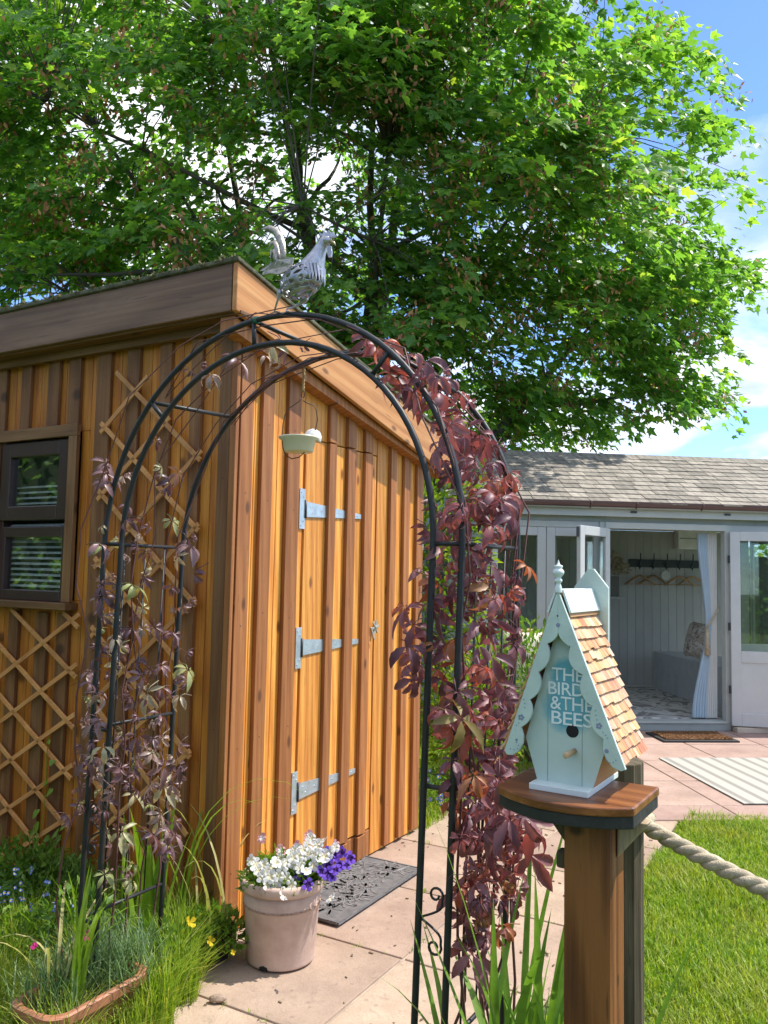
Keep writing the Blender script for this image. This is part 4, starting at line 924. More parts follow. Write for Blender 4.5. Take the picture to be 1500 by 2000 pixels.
pan = thing('pansies', 'white and violet pansies spilling from the terracotta pot', 'flowers', pc + Z * ph_ * .86)
top_ = pc + Z * ph_ * .9
leafball('foliage', M_fol, pan, top_, (rt * 1.0, rt * 1.0, .10), 1500, .034, .012, 4)
leafball('foliage', M_fol, pan, top_ + V((.085, .02, .01)), (.10, .09, .07), 500, .036, .011, 5)
def flower(kind, px, py, dep, parent, r, stem=None, sc=1.):
    P = ony(px, py, dep); toc = (CAMO - P).normalized(); n = (toc * .8 + Z * .35 + V((r.gauss(0, .35), r.gauss(0, .35), r.gauss(0, .25)))).normalized(); y = (Z - n * n.z).normalized(); x = y.cross(n)
    o = inst('flower', fw[kind], parent, frame(x, y, n, P) @ Matrix.Rotation(r.uniform(-.4, .4), 4, 'Z') @ Matrix.Scale(1.3 * sc * r.uniform(.85, 1.15), 4))
    if stem is not None: MB().tube([stem, stem.lerp(P, .5) + Z * .012, P - n * .002], .0011, 5).build('stem', M_fol, parent)
    return o
rf_ = random.Random(8); Y0 = pc.y
WH = [(500, 1690), (512, 1712), (520, 1704), (531, 1696), (545, 1710), (553, 1702), (540, 1722), (556, 1690), (505, 1700), (528, 1712), (560, 1716), (585, 1696), (596, 1702), (573, 1675), (615, 1668), (538, 1686), (516, 1688), (548, 1676), (626, 1682), (566, 1668), (575, 1662), (583, 1672), (592, 1660), (600, 1650), (561, 1683), (575, 1686), (589, 1680), (604, 1668), (522, 1728), (553, 1746), (570, 1728), (491, 1680), (608, 1637), (620, 1652), (630, 1645), (646, 1666), (655, 1656), (634, 1672), (540, 1735), (648, 1755), (612, 1690)]
VI = [(620, 1650), (637, 1664), (646, 1676), (641, 1690), (652, 1668), (656, 1700), (662, 1690), (683, 1676), (677, 1690), (599, 1716), (616, 1694), (628, 1703), (602, 1728), (640, 1706), (670, 1664), (582, 1708), (648, 1712)]
for x, y in WH: flower('w', x, y, Y0 - .10 + (1700 - y) * .0016 + rf_.uniform(-.02, .02), pan, rf_)
for x, y in VI: flower('v', x, y, Y0 - .07 + (1700 - y) * .0016 + rf_.uniform(-.02, .02), pan, rf_)
for x, y in ((512, 1637), (548, 1661), (604, 1633), (655, 1650), (580, 1652)): flower('p', x, y, Y0 + .02, pan, rf_, top_ + V((rf_.uniform(-.05, .05), .02, 0)))

# ------------------------------------------------------------------ rubber door mat with dragonfly relief
M_rub = plain('grey_rubber', (.105, .105, .11), .7, var=.3, sc=25, bmp=.4, bsc=160, c2=(.15, .145, .145))
m1, m2, m3, m4 = onz(735, 1680), onz(816, 1700), onz(667, 1816), onz(612, 1793)
def loc2(P): d = P - C0; return d.dot(u), d.dot(v)
ms0 = (loc2(m3)[0] + loc2(m4)[0]) / 2; ms1 = (loc2(m1)[0] + loc2(m2)[0]) / 2; mw0 = loc2(m1)[1] - .0; mw1 = (loc2(m2)[1] + loc2(m3)[1]) / 2; mw0 = mw1 - .40
mat_ = thing('rubber_mat', 'grey rubber door mat with raised dragonfly pattern beside the shed door', 'door mat', G((ms0 + ms1) / 2, (mw0 + mw1) / 2, .003))
MB().box(G((ms0 + ms1) / 2, (mw0 + mw1) / 2, .0075), u, v, Z, ms1 - ms0, mw1 - mw0, .009).build('mat_base', M_rub, mat_, bevel=.003)
rm = random.Random(2); mb = MB()
for k in range(46):
    s_ = rm.uniform(ms0 + .06, ms1 - .06); w_ = rm.uniform(mw0 + .07, mw1 - .07); a = rm.uniform(0, 6.28); d1 = u * math.cos(a) + v * math.sin(a); d2 = u * -math.sin(a) + v * math.cos(a); c = G(s_, w_, .0122)
    mb.tube([c - d1 * .055, c + d1 * .03], [.0025, .0045], 6)
    for sg in (-1, 1):
        for off in (.012, -.006):
            e = (d2 * sg + d1 * (.35 if off > 0 else -.25)).normalized(); sd_ = e.cross(Z); p = c + d1 * off
            mb.prism([p, p + e * .03 + sd_ * .008, p + e * .06 + sd_ * .006, p + e * .066, p + e * .06 - sd_ * .006, p + e * .03 - sd_ * .007], Z * .002)
mb.build('relief', plain('rubber_relief', (.15, .145, .145), .6, var=.3, sc=30), mat_, kind='stuff')
ed = MB()
for (a0_, a1_, b0_, b1_) in ((ms0, ms1, mw0, mw0 + .012), (ms0, ms1, mw1 - .012, mw1), (ms0, ms0 + .012, mw0 + .013, mw1 - .013), (ms1 - .012, ms1, mw0 + .013, mw1 - .013)):
    ed.box(G((a0_ + a1_) / 2, (b0_ + b1_) / 2, .0135), u, v, Z, a1_ - a0_ - .004, b1_ - b0_ - .004, .003)
ed.build('border', M_rub, mat_)

# ------------------------------------------------------------------ planting trough and the plants of the left bed
M_terra2 = plain('plastic_terracotta', (.33, .135, .075), .5, var=.15, sc=9)
TS0, TS1, TW0, TW1, TH = -.935, -.56, .005, .215, .17
trough = thing('planting_trough', 'long brown plastic planting trough sunk in the long grass', 'planter', G(-.72, .11, 0))
def rrect(s0, s1, w0, w1, r_, n=6):
    P = []
    for (cs, cw, a0) in ((s1 - r_, w1 - r_, 0), (s0 + r_, w1 - r_, 90), (s0 + r_, w0 + r_, 180), (s1 - r_, w0 + r_, 270)):
        for k in range(n + 1): a = math.radians(a0 + 90 * k / n); P.append((cs + r_ * math.cos(a), cw + r_ * math.sin(a)))
    return P
def loft(rings, closed=True):
    mb = MB(); n = len(rings[0]); vs = [p for r_ in rings for p in r_]; fs = []
    for i in range(len(rings) - 1):
        for k in range(n): fs.append((i * n + k, i * n + (k + 1) % n, (i + 1) * n + (k + 1) % n, (i + 1) * n + k))
    return mb.add(vs, fs)
def tr(ins, z, r_=.06): return [G(s_, w_, z) for s_, w_ in rrect(TS0 + ins, TS1 - ins, TW0 + ins, TW1 - ins, r_)]
loft([tr(.03, .0), tr(.012, TH - .03), tr(.012, TH - .028), tr(.022, TH - .04)]).build('trough_body', M_terra2, trough, smooth=True)
loft([tr(.011, TH - .032), tr(-.004, TH - .030), tr(-.006, TH - .004), tr(.0, TH), tr(.012, TH), tr(.016, TH - .006), tr(.016, TH - .03)]).build('trough_rim', M_terra2, trough, smooth=False)
mb = MB(); rr = tr(.018, TH - .03); mb.add(rr, [tuple(range(len(rr)))]).build('soil', M_soil2, trough)
M_strap = leafmat('strap_leaf', [(0, (.10, .20, .02)), (.6, (.20, .32, .03)), (1, (.36, .40, .08))], trans=.42, rough=.4, tcol=(1.3, 1.4, .5))
M_iris = leafmat('iris_leaf', [(0, (.10, .21, .03)), (.6, (.18, .31, .05)), (1, (.32, .42, .11))], trans=.35, rough=.42, tcol=(1.25, 1.4, .6))
M_dian = leafmat('dianthus_leaf', [(0, (.09, .16, .07)), (.6, (.15, .24, .10)), (1, (.25, .34, .15))], trans=.25, rough=.55)
M_dry = leafmat('withered_leaf', [(0, (.30, .28, .08)), (1, (.50, .44, .20))], trans=.35, rough=.6)
def straps(t, base, n, L, wd, up, droop, mat, seed, spread=.03, name='leaf', dirb=None, jl=.25):
    r = random.Random(seed)
    for k in range(n):
        a = r.uniform(0, 6.283); d = V((math.cos(a), math.sin(a), 0))
        if dirb is not None: d = (d * .6 + dirb).normalized()
        MB().blade(base + V((r.gauss(0, spread), r.gauss(0, spread), 0)), d, L * r.uniform(1 - jl, 1 + jl), wd * r.uniform(.8, 1.2), r.uniform(*up), r.uniform(*droop), 8).build(name, mat, t, smooth=True)
b1 = G(-.80, .10, TH - .03); t = thing('bulb_leaves', 'drooping yellowed bulb leaves standing in the planting trough', 'plant', b1)
straps(t, b1 + V((.03, 0, 0)), 9, .36, .018, (78, 90), (10, 60), M_strap, 3, .008); straps(t, b1 - V((.05, 0, 0)), 7, .42, .011, (72, 86), (110, 210), M_dry, 4, .025); straps(t, b1 + V((.03, 0, 0)), 4, .46, .013, (80, 88), (120, 190), M_strap, 8, .01)
def tuft(t, base, n, L, wd, seed, mat, spread):
    r = random.Random(seed); mb = MB()
    for k in range(n):
        a = r.uniform(0, 6.283); q = base + V((r.gauss(0, spread[0]), r.gauss(0, spread[1]), 0)); mb.blade(q, V((math.cos(a), math.sin(a), 0)), L * r.uniform(.5, 1.15), wd, r.uniform(45, 88), r.uniform(10, 90), 3)
    return mb.build('foliage', mat, t, kind='stuff')
for i, (s_, w_, n, lb) in enumerate(((-.78, .07, 300, 'grey green pinks with magenta flowers in the near end of the trough'), (-.62, .10, 420, 'grey green pinks growing in the far end of the trough'))):
    b1 = G(s_, w_, TH - .03); t = thing('dianthus_plant', lb, 'plant', b1); tuft(t, b1, n, .19, .0042, 40 + i, M_dian, (.06, .06))
    if i == 0:
        for x, y in ((160, 1832), (171, 1828), (68, 1848)): flower('m', x, y, 2.62, t, rf_, b1)
b1 = G(-.22, -.12, 0); t = thing('iris_plant', 'broad upright bright green iris leaves growing against the shed', 'plant', b1)
straps(t, b1, 11, .52, .055, (80, 90), (4, 30), M_strap, 12, .06)
b1 = G(-.08, .02, 0); t = thing('grass_stalks', 'tall bent pale grass stalks by the shed corner', 'plant', b1); straps(t, b1, 8, .62, .012, (80, 90), (60, 170), M_dry, 19, .06); straps(t, b1 + V((-.1, .05, 0)), 5, .95, .012, (84, 90), (90, 150), M_strap, 20, .03)
b1 = G(-.12, .08, 0); t = thing('poppy_plant', 'lime green plant with yellow poppy flowers by the shed corner', 'plant', b1)
leafball('foliage', M_fol, t, b1 + Z * .05, (.15, .12, .13), 480, .045, .02, 15)
for x, y in ((370, 1803), (410, 1838)): flower('y', x, y, 3.02, t, rf_, b1 + Z * .1, .6)
flower('y', 455, 1861, 3.0, t, rf_, b1 + Z * .1, .35)
b1 = G(-.28, -.62, 0); t = thing('forget_me_not', 'leafy forget-me-not clump with small blue flowers below the trellis', 'plant', b1)
M_bush = leafmat('bed_leaves', [(0, (.07, .15, .03)), (.5, (.12, .23, .04)), (1, (.22, .33, .07))], trans=.38, rough=.5, tcol=(1.3, 1.4, .6))
leafball('foliage', M_bush, t, b1 + Z * .12, (.30, .20, .15), 2000, .034, .014, 16); leafball('foliage', M_fol, t, b1 + Z * .15 - v * .2, (.2, .16, .2), 700, .05, .022, 17)
for x, y in ((32, 1732), (8, 1742), (14, 1752), (45, 1750), (0, 1765), (62, 1700), (85, 1745), (147, 1775), (95, 1722), (25, 1700), (110, 1770), (52, 1775)):
    for j in range(3): flower('b', x + rf_.uniform(-9, 9), y + rf_.uniform(-9, 9), 2.95, t, rf_, None, .5)
b1 = G(-.07, -.85, 0); t = thing('bindweed', 'thin climbing weed with heart shaped leaves on the lower trellis', 'plant', b1)
hm = MB(); hp_ = [(0, -.5), (.28, -.16), (.46, .2), (.40, .44), (.2, .5), (0, .36), (-.2, .5), (-.40, .44), (-.46, .2), (-.28, -.16)]
hm.add([(0, 0, .05)] + [(x, y, -.12 * abs(x)) for x, y in hp_], [(0, i + 1, (i + 1) % 10 + 1) for i in range(10)]); hmesh = hm.mesh('heart_leaf', smooth=True); hmesh.materials.append(M_strap)
pts = [onpl(x, y, G(-.055, 0, 0), u) for x, y in ((60, 1690), (75, 1640), (85, 1590), (90, 1530), (92, 1470), (95, 1440))]
MB().tube(pts, .0016, 5).build('stem', M_strap, t)
for x, y, sz in ((68, 1590, .048), (70, 1618, .055), (95, 1548, .045), (88, 1530, .035), (100, 1490, .032), (95, 1450, .024), (120, 1618, .03)):
    P = onpl(x, y, G(-.06, 0, 0), u); n = (-u + Z * .4 + V((rf_.gauss(0, .3), rf_.gauss(0, .3), 0))).normalized(); yy = (Z - n * n.z).normalized(); inst('leaf', hmesh, t, frame(yy.cross(n), yy, n, P) @ Matrix.Rotation(rf_.uniform(-.9, .9), 4, 'Z') @ Matrix.Scale(sz, 4))
mb = MB(); c = G(-.10, .09, 0); mb.lathe([(.045, 0), (.055, .10), (.06, .10), (.06, .115), (.053, .115), (.05, .09), (.001, .08)], c, Z, 24); top(mb, 'plastic_pot', plain('black_plastic', (.015, .015, .016), .4), 'small black plastic pot beside the shed corner', 'flower pot', loc=c, smooth=True)
mb = MB(); c = G(-.33, .05, .07); mb.lathe([(.001, 0), (.035, 0), (.042, .05), (.048, .052), (.048, .065), (.04, .065), (.036, .03), (.001, .03)], c - Z * .07, Z, 24); top(mb, 'clay_pot', M_terra2, 'small orange clay pot beyond the planting trough', 'flower pot', loc=c - Z * .07, smooth=True)
def stone(px, py, sz, label, seed):
    r = random.Random(seed); c = onz(px, py); bm = bmesh.new(); bmesh.ops.create_icosphere(bm, subdivisions=2, radius=1)
    mb = MB(); mb.add([c + V((q.co.x * sz[0] * (1 + r.uniform(-.15, .15)), q.co.y * sz[1] * (1 + r.uniform(-.15, .15)), max(0, q.co.z + .55) * sz[2])) for q in bm.verts], [tuple(vv.index for vv in f.verts) for f in bm.faces]); bm.free()
    top(mb, 'stone', M_path, label, 'stone', loc=c, smooth=False)
stone(425, 1955, (.03, .016, .014), 'small pale stone chip lying at the grass edge of the path', 4)

# iris clump by the bird house post
b1 = onz(985, 1985); b1.z = 0; 
ic = ony(1010, 1990, 1.95); ic.z = -.0
t = thing('iris_clump', 'clump of green sword leaves growing at the foot of the timber post', 'plant', ic)
straps(t, ic, 44, .66, .032, (70, 90), (8, 60), M_iris, 31, .07); straps(t, ic + V((-.02, 0, 0)), 5, .80, .026, (78, 88), (20, 80), M_iris, 32, .06); straps(t, ic, 12, .5, .011, (60, 86), (60, 140), M_strap, 33, .07)
b1 = ony(1225, 2000, 1.75); b1.z = 0; t = thing('grass_tuft', 'few pale grass leaves between the two timber posts', 'plant', b1); straps(t, b1, 7, .42, .012, (68, 88), (30, 90), M_strap, 34, .03)

for i, (s_, w_, sc_, lb, m_) in enumerate(((-.40, .03, .15, 'low bright green leafy weeds between the trough and the shed corner', M_fol), (-.45, -.28, .2, 'bushy green leaves behind the planting trough', M_bush), (-.62, -.42, .18, 'fresh green leafy clump at the left of the arch foot', M_fol))):
    b1 = G(s_, w_, 0); t = thing('leafy_plant', lb, 'plant', b1); leafball('foliage', m_, t, b1 + Z * sc_ * .3, (sc_, sc_ * .8, sc_ * 1.1), 620, .05, .018, 70 + i); straps(t, b1, 8, sc_ * 1.7, .012, (60, 88), (20, 90), M_strap, 75 + i, .05)
jt = MB(); rj = random.Random(44)
for k in range(70):                                      # weeds in the path joints
    s_, w_ = (rj.choice((-.34, .27, .89, 1.5, 2.11)), rj.uniform(.02, 1.2)) if rj.random() < .5 else (rj.uniform(-.4, 2.3), rj.choice((.68, 1.235, .0)))
    c = G(s_, w_, -.012)
    for j in range(rj.randrange(2, 6)): a = rj.uniform(0, 6.28); jt.blade(c + V((rj.gauss(0, .012), rj.gauss(0, .012), 0)), V((math.cos(a), math.sin(a), 0)), rj.uniform(.012, .04), .004, rj.uniform(30, 85), 60, 3)
o = jt.build('joint_weeds', M_grass, None, kind='stuff'); o['label'] = 'tiny weeds and moss in the joints of the stone path'; o['category'] = 'weeds'

lt2 = MB(); rj = random.Random(45)
for k in range(150):                                     # leaf litter and grit on the path
    c = G(rj.uniform(-.5, 2.6), rj.uniform(.02, 1.22), -.0045 + .002); a = rj.uniform(0, 6.28); sz = rj.uniform(.003, .011); e_ = V((math.cos(a), math.sin(a), 0)); f_ = V((-e_.y, e_.x, 0))
    lt2.box(c, e_, f_, Z, sz * 1.8, sz * .7, .003)
o = lt2.build('leaf_litter', plain('litter', (.16, .11, .06), .9, var=.5, sc=30), None, kind='stuff'); o['label'] = 'scattered leaf litter and grit on the stone path'; o['category'] = 'litter'

# ------------------------------------------------------------------ summer house
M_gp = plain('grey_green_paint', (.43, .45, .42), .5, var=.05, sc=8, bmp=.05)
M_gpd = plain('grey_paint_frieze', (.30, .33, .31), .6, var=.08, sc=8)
M_dleaf = plain('door_paint', (.50, .51, .50), .45, var=.05, sc=6)
M_int = plain('interior_panelling', (.45, .45, .42), .55, var=.05, sc=5, rvar=(.92, 1.05))
M_gut = plain('brown_gutter', (.115, .062, .058), .4, var=.12)
M_hglass = glassmat('summer_house_glass', (.88, .91, .89), .10)
M_shake = wood('roof_shingle', (.14, .122, .10), (.25, .22, .18), (.34, .305, .255), rot=grot(hn + Z * .5), rough=.85, var=(.72, 1.25), stain=.25, grain=.6, knots=False, bmp=.6)
M_floorm = plain('interior_floor', (.55, .53, .50), .5, var=.1)
sh = thing('summer_house', 'grey painted summer house with shingle roof and open glazed doors', 'summer house', S(0, 0, 0))
HL, HR, HD = -2.32, 2.2, 2.7
def hb_(name, s0, s1, d0, d1, z0, z1, mat, parent=sh, bevel=.003): return MB().box(S((s0 + s1) / 2, (d0 + d1) / 2, (z0 + z1) / 2), he, hn, Z, s1 - s0, d1 - d0, z1 - z0).build(name, mat, parent, bevel=bevel)
OL, OR = -.784, .40
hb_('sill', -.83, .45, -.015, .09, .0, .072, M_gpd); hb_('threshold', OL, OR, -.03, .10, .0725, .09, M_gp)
hb_('lintel', OL - .02, OR + .02, -.02, .07, 1.925, 1.985, M_gp)
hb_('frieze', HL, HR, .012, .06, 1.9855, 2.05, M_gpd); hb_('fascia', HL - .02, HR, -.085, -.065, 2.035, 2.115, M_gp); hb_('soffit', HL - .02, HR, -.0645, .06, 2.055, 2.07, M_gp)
for s0 in (OL - .075, OR + .0): hb_('door_post', s0, s0 + .075, -.01, .07, .073, 1.985, M_gp)
# glazed panels left of the opening: each a frame with a pane and a lower panel
def leaf(name, P, ex, w_, z0, z1, parent=sh, th=.04, sw=.085, midz=.72, ny=None):
    """glazed door leaf from hinge point P along ex"""
    ny = ny or ex.cross(Z); fm = MB(); bx = lambda a0, a1, y0, y1, t=th: fm.box(P + ex * (a0 + a1) / 2 + Z * (y0 + y1) / 2, ex, ny, Z, a1 - a0, t, y1 - y0)
    bx(0, sw, z0, z1); bx(w_ - sw, w_, z0, z1); bx(sw, w_ - sw, z0, z0 + .12); bx(sw, w_ - sw, z1 - sw, z1); bx(sw, w_ - sw, midz, midz + .11)
    d = fm.build(name, M_dleaf, parent, bevel=.004)
    MB().box(P + ex * w_ / 2 + Z * (z0 + .12 + midz) / 2, ex, ny, Z, w_ - 2 * sw, .018, midz - z0 - .12).build('lower_panel', M_dleaf, d)
    MB().box(P + ex * w_ / 2 + Z * (midz + .11 + z1 - sw) / 2, ex, ny, Z, w_ - 2 * sw, .006, z1 - sw - midz - .11).build('pane', M_hglass, d)
    return d
leaf('glazed_panel', S(-1.375, .03), he, .555, .075, 1.925); leaf('glazed_panel', S(-1.935, .03), he, .555, .075, 1.925)
hb_('head_rail', -1.94, OL - .076, .0, .06, 1.9255, 1.985, M_gp); hb_('corner_post', -2.0, -1.936, -.01, .07, 0, 1.985, M_gp); hb_('base_rail', -1.936, OL - .076, .0, .06, .0, .074, M_gp)
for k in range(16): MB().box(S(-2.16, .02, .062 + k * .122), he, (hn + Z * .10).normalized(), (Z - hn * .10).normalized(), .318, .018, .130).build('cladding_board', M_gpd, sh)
# wall right of the opening: glazed as well, behind the open leaf
leaf('glazed_panel', S(.48, .03), he, .56, .075, 1.925); leaf('glazed_panel', S(1.045, .03), he, .56, .075, 1.925); hb_('wall_end', 1.61, HR, .0, .05, 0, 1.985, M_gp); hb_('head_rail', .476, 1.609, .0, .06, 1.9255, 1.985, M_gp); hb_('base_rail', .476, 1.609, .0, .06, .0, .074, M_gp)
# open door leaves
ang = math.radians(137); dl = leaf('door', S(OL - .0, -.045), (he * -math.cos(math.pi - ang) + hn * -math.sin(math.pi - ang)).normalized(), .585, .085, 1.92)
MB().box(S(OL, -.045) + (he * -math.cos(math.pi - ang) + hn * -math.sin(math.pi - ang)).normalized() * .56 - he * .03 - hn * .028 + Z * 1.86, he, hn, Z, .02, .02, .09).build('bolt', M_darkmet, dl)
exr = (he * math.cos(math.radians(16)) - hn * math.sin(math.radians(16))).normalized(); dr = leaf('door', S(OR + .03, -.05), exr, .585, .06, 1.92, sw=.09, midz=.66)
for z in (.4, 1.0, 1.65): MB().box(S(OR + .018, -.052, z), he, hn, Z, .014, .02, .075).build('hinge', M_darkmet, dr)
hb_('step', .45, 1.6, -.12, -.02, .0, .05, plain('pale_step', (.48, .40, .31), .7), bevel=.006)
# gutter with brackets
gt = []
for k in range(9): a = math.pi + math.pi * k / 8; gt.append((math.cos(a) * .05, math.sin(a) * .05))
gt += [(.046, 0.0)] + [(math.cos(math.pi - math.pi * k / 8 + math.pi) * .046, math.sin(math.pi - math.pi * k / 8 + math.pi) * .046) for k in range(0, 9)]
gu = MB().prism([S(HL - .06, -.135 + a, 2.165 + b) for a, b in gt[:9]] + [S(HL - .06, -.135 + .05, 2.165 + .008), S(HL - .06, -.135 - .05, 2.165 + .008)], he * (HR - HL + .1)).build('gutter', M_gut, sh)
for s_ in (-2.0, -1.0, -.55, .1, 1.0): MB().tube([S(s_, -.135 + math.cos(math.pi + math.pi * k / 8) * .053, 2.165 + math.sin(math.pi + math.pi * k / 8) * .053) for k in range(9)], .008, 6).build('gutter_bracket', M_gut, sh, smooth=True)
for s_ in (-.58, .36): hb_('bracket_end', s_, s_ + .06, -.10, -.086, 2.072, 2.09, M_darkmet)
# roof
EZ, RZ, RDp, ED = 2.155, 2.835, 1.30, -.16
slv = (hn * (RDp - ED) + Z * (RZ - EZ)); SLN = slv.length; slv.normalize(); rn_ = he.cross(slv).normalized()
MB().prism([S(HL - .06, ED, EZ - .02), S(HL - .06, RDp, RZ - .02), S(HL - .06, 2 * RDp - ED, EZ - .02), S(HL - .06, 2 * RDp - ED, EZ - .05), S(HL - .06, RDp, RZ - .06), S(HL - .06, ED + .02, EZ - .05)], he * (HR - HL + .1)).build('roof_deck', M_gpd, sh)
rs2 = random.Random(12); ncr = 12; ds = SLN / ncr
for c in range(ncr):
    s_ = HL - .07 - rs2.uniform(0, .15)
    while s_ < 1.45:
        wv = rs2.uniform(.15, .215); st_ = max(s_, HL - .07); lift = rs2.uniform(0, .004); e_ = -.012 - rs2.uniform(0, .012)
        P = S(0, ED, EZ) + he * st_ + slv * (c * ds + e_) + rn_ * (.006 + lift); L_ = ds * 1.28
        MB().prism([P, P + he * (s_ + wv - st_ - .006), P + he * (s_ + wv - st_ - .006) + slv * L_ - rn_ * .010, P + slv * L_ - rn_ * .010], rn_ * .010).build('roof_shingle', M_shake, sh); s_ += wv
mb = MB()
s_ = HL - .07
while s_ < HR:
    for sg in (-1, 1): mb.box(S(s_ + .11, RDp + sg * .06, RZ - .018 + .004), he, (hn - Z * sg * .52).normalized(), (Z + hn * sg * .52).normalized(), .214, .14, .012)
    s_ += .22
mb.build('ridge_tiles', M_shake, sh, kind='stuff')
mb = MB()
for c in range(ncr):
    st_ = 1.47 + (c % 2) * .08
    while st_ < HR:
        P = S(0, ED, EZ) + he * st_ + slv * (c * ds - .015) + rn_ * .006; mb.prism([P, P + he * .17, P + he * .17 + slv * ds * 1.28 - rn_ * .010, P + slv * ds * 1.28 - rn_ * .010], rn_ * .01); st_ += .18
mb.build('far_shingles', M_shake, sh, kind='stuff')
# shell and interior
for e0 in (HL, HR - .03):  # end glazing invented to let more light into the room, out of view
    hb_('end_wall', e0, e0 + .03, .03, HD, 0, .45, M_gpd); hb_('end_wall', e0, e0 + .03, .03, HD, 1.92, 2.1, M_gpd)
    for d0 in (.031, .88, 1.77, HD - .07): hb_('end_post', e0 + .001, e0 + .029, d0, d0 + .069, .4505, 1.9195, M_gpd)
    for d0 in (.10, .95, 1.84): hb_('added_end_pane', e0 + .012, e0 + .017, d0, d0 + (.78 if d0 < 1.8 else .789), .451, 1.919, M_hglass, bevel=0)
hb_('floor', HL + .031, HR - .031, .10, HD, .0, .075, M_floorm); hb_('ceiling', HL + .031, HR - .031, .061, HD, 2.072, 2.09, M_int)
s_ = HL + .031
while s_ < HR - .05:
    hb_('wall_plank', s_, min(s_ + .108, HR - .031), HD - .02, HD, .0755, 2.07, M_int, bevel=.004); s_ += .111
for z in (1.0,): hb_('gable', HL, HL + .03, .3, 2.3, 2.1, 2.2, M_gpd)
# things inside
def IW(px, py, off=HD - .03):
    P = onpl(px, py, S(0, off), hn); d = P - HP; return d.dot(he), P.z
M_slate = plain('slate_paint', (.035, .05, .055), .5); M_hang = wood('hanger_wood', (.28, .15, .07), (.42, .25, .12), (.5, .33, .18), knots=False)
a, z1 = IW(1228, 1092); b_, z0 = IW(1364, 1110); cr_ = thing('coat_rack', 'dark painted wall rack with five hooks on the panelled back wall', 'coat rack', S((a + b_) / 2, HD - .03, z0))
hb_('rail', a, b_, HD - .045, HD - .0205, z0, z1, M_slate, cr_)
hooks = []
for px in (1247, 1273, 1299, 1324, 1349):
    s_, _ = IW(px, 1100); hooks.append(s_); zc = (z0 + z1) / 2
    MB().tube([S(s_, HD - .047, zc - .02), S(s_, HD - .07, zc), S(s_, HD - .10, zc + .04), S(s_, HD - .105, zc + .13)], .007, 6).build('hook', M_slate, cr_, smooth=True)
    MB().tube([S(s_, HD - .047, zc - .03), S(s_, HD - .075, zc - .075), S(s_, HD - .095, zc - .05)], .006, 6).build('hook', M_slate, cr_, smooth=True)
for k, (s_, lb) in enumerate(zip((hooks[0], hooks[1], hooks[3], hooks[4]), ('wooden coat hanger on the rack hook beside the dried flowers', 'wooden coat hanger between the dried flowers and the round plaque', 'wooden coat hanger just right of the round plaque', 'wooden coat hanger on the rack hook beside the curtain'))):
    c = S(s_, HD - .085 + .012 * (k % 2), z0 - .14); t = thing('coat_hanger', lb, 'coat hanger', c - Z * .09)
    pts = [(-.20, -.085), (-.10, -.02), (-.03, .022), (0, .03), (.03, .022), (.10, -.02), (.20, -.085)]
    MB().tube([c + he * x + Z * y + hn * .01 * abs(x) * 3 for x, y in pts], [.012, .015, .015, .014, .015, .015, .012], 8).build('arm', M_hang, t, smooth=True)
    MB().tube([c + Z * .03, c + Z * .07, c + he * .012 + Z * .10, c + he * .0 + Z * .115, c - he * .014 + Z * .10], .003, 5).build('hanger_hook', M_zinc, t); MB().tube([c - he * .19 - Z * .08, c + he * .19 - Z * .08], .006, 6).build('rail', M_hang, t)
s_, zc = IW(1299, 1124, HD - .09); mb = MB().lathe([(.0001, .01), (.06, .01), (.064, .005), (.064, -.004), (.0001, -.004)], S(s_, HD - .10, zc), -hn, 28); top(mb, 'plaque', plain('plaque_white', (.55, .56, .52), .6), 'round pale plaque hanging from the middle hook of the wall rack', 'plaque', smooth=False)
a, z1 = IW(1316, 1037); b_, z0 = IW(1372, 1074); ab = thing('wall_heater', 'white rectangular unit high on the back wall near the curtain', 'heater', S((a + b_) / 2, HD - .1, z0)); hb_('casing', a, b_, HD - .16, HD - .021, z0, z1 + .06, plain('white_unit', (.85, .85, .83), .4), ab, bevel=.012); hb_('grille', a + .02, b_ - .02, HD - .163, HD - .1605, z0 + (z1 - z0) * .55, z0 + (z1 - z0) * .6, M_gpd, ab)
# dried flowers on a small shelf
a, zt = IW(1185, 1125, 2.4); b_, zb = IW(1207, 1165, 2.4); c = S(b_ - .10, 2.45, zb); db = thing('dried_flowers', 'cream dried flower bunch in a grey box left of the coat hangers', 'dried flowers', c); hb_('box', b_ - .22, b_, 2.36, 2.54, zb, zt, plain('grey_box', (.16, .155, .145), .6), db)
M_dried = leafmat('dried_petals', [(0, (.36, .31, .20)), (.6, (.55, .50, .38)), (1, (.62, .60, .50))], trans=.2, rough=.8, tcol=(1, 1, 1)); leafball('blooms', M_dried, db, S(b_ - .08, 2.42, zt + .03), (.22, .14, .26), 420, .07, .05, 61)
hs = thing('wall_shelf', 'small pale wall shelf under the dried flowers', 'shelf', S(b_ - .1, 2.5, zb - .06)); hb_('board', b_ - .24, b_ + .05, 2.3, HD - .021, zb - .03, zb - .001, M_gp, hs); hb_('support', b_ - .16, b_ - .13, 2.4, HD - .021, zb - .16, zb - .031, M_gp, hs)
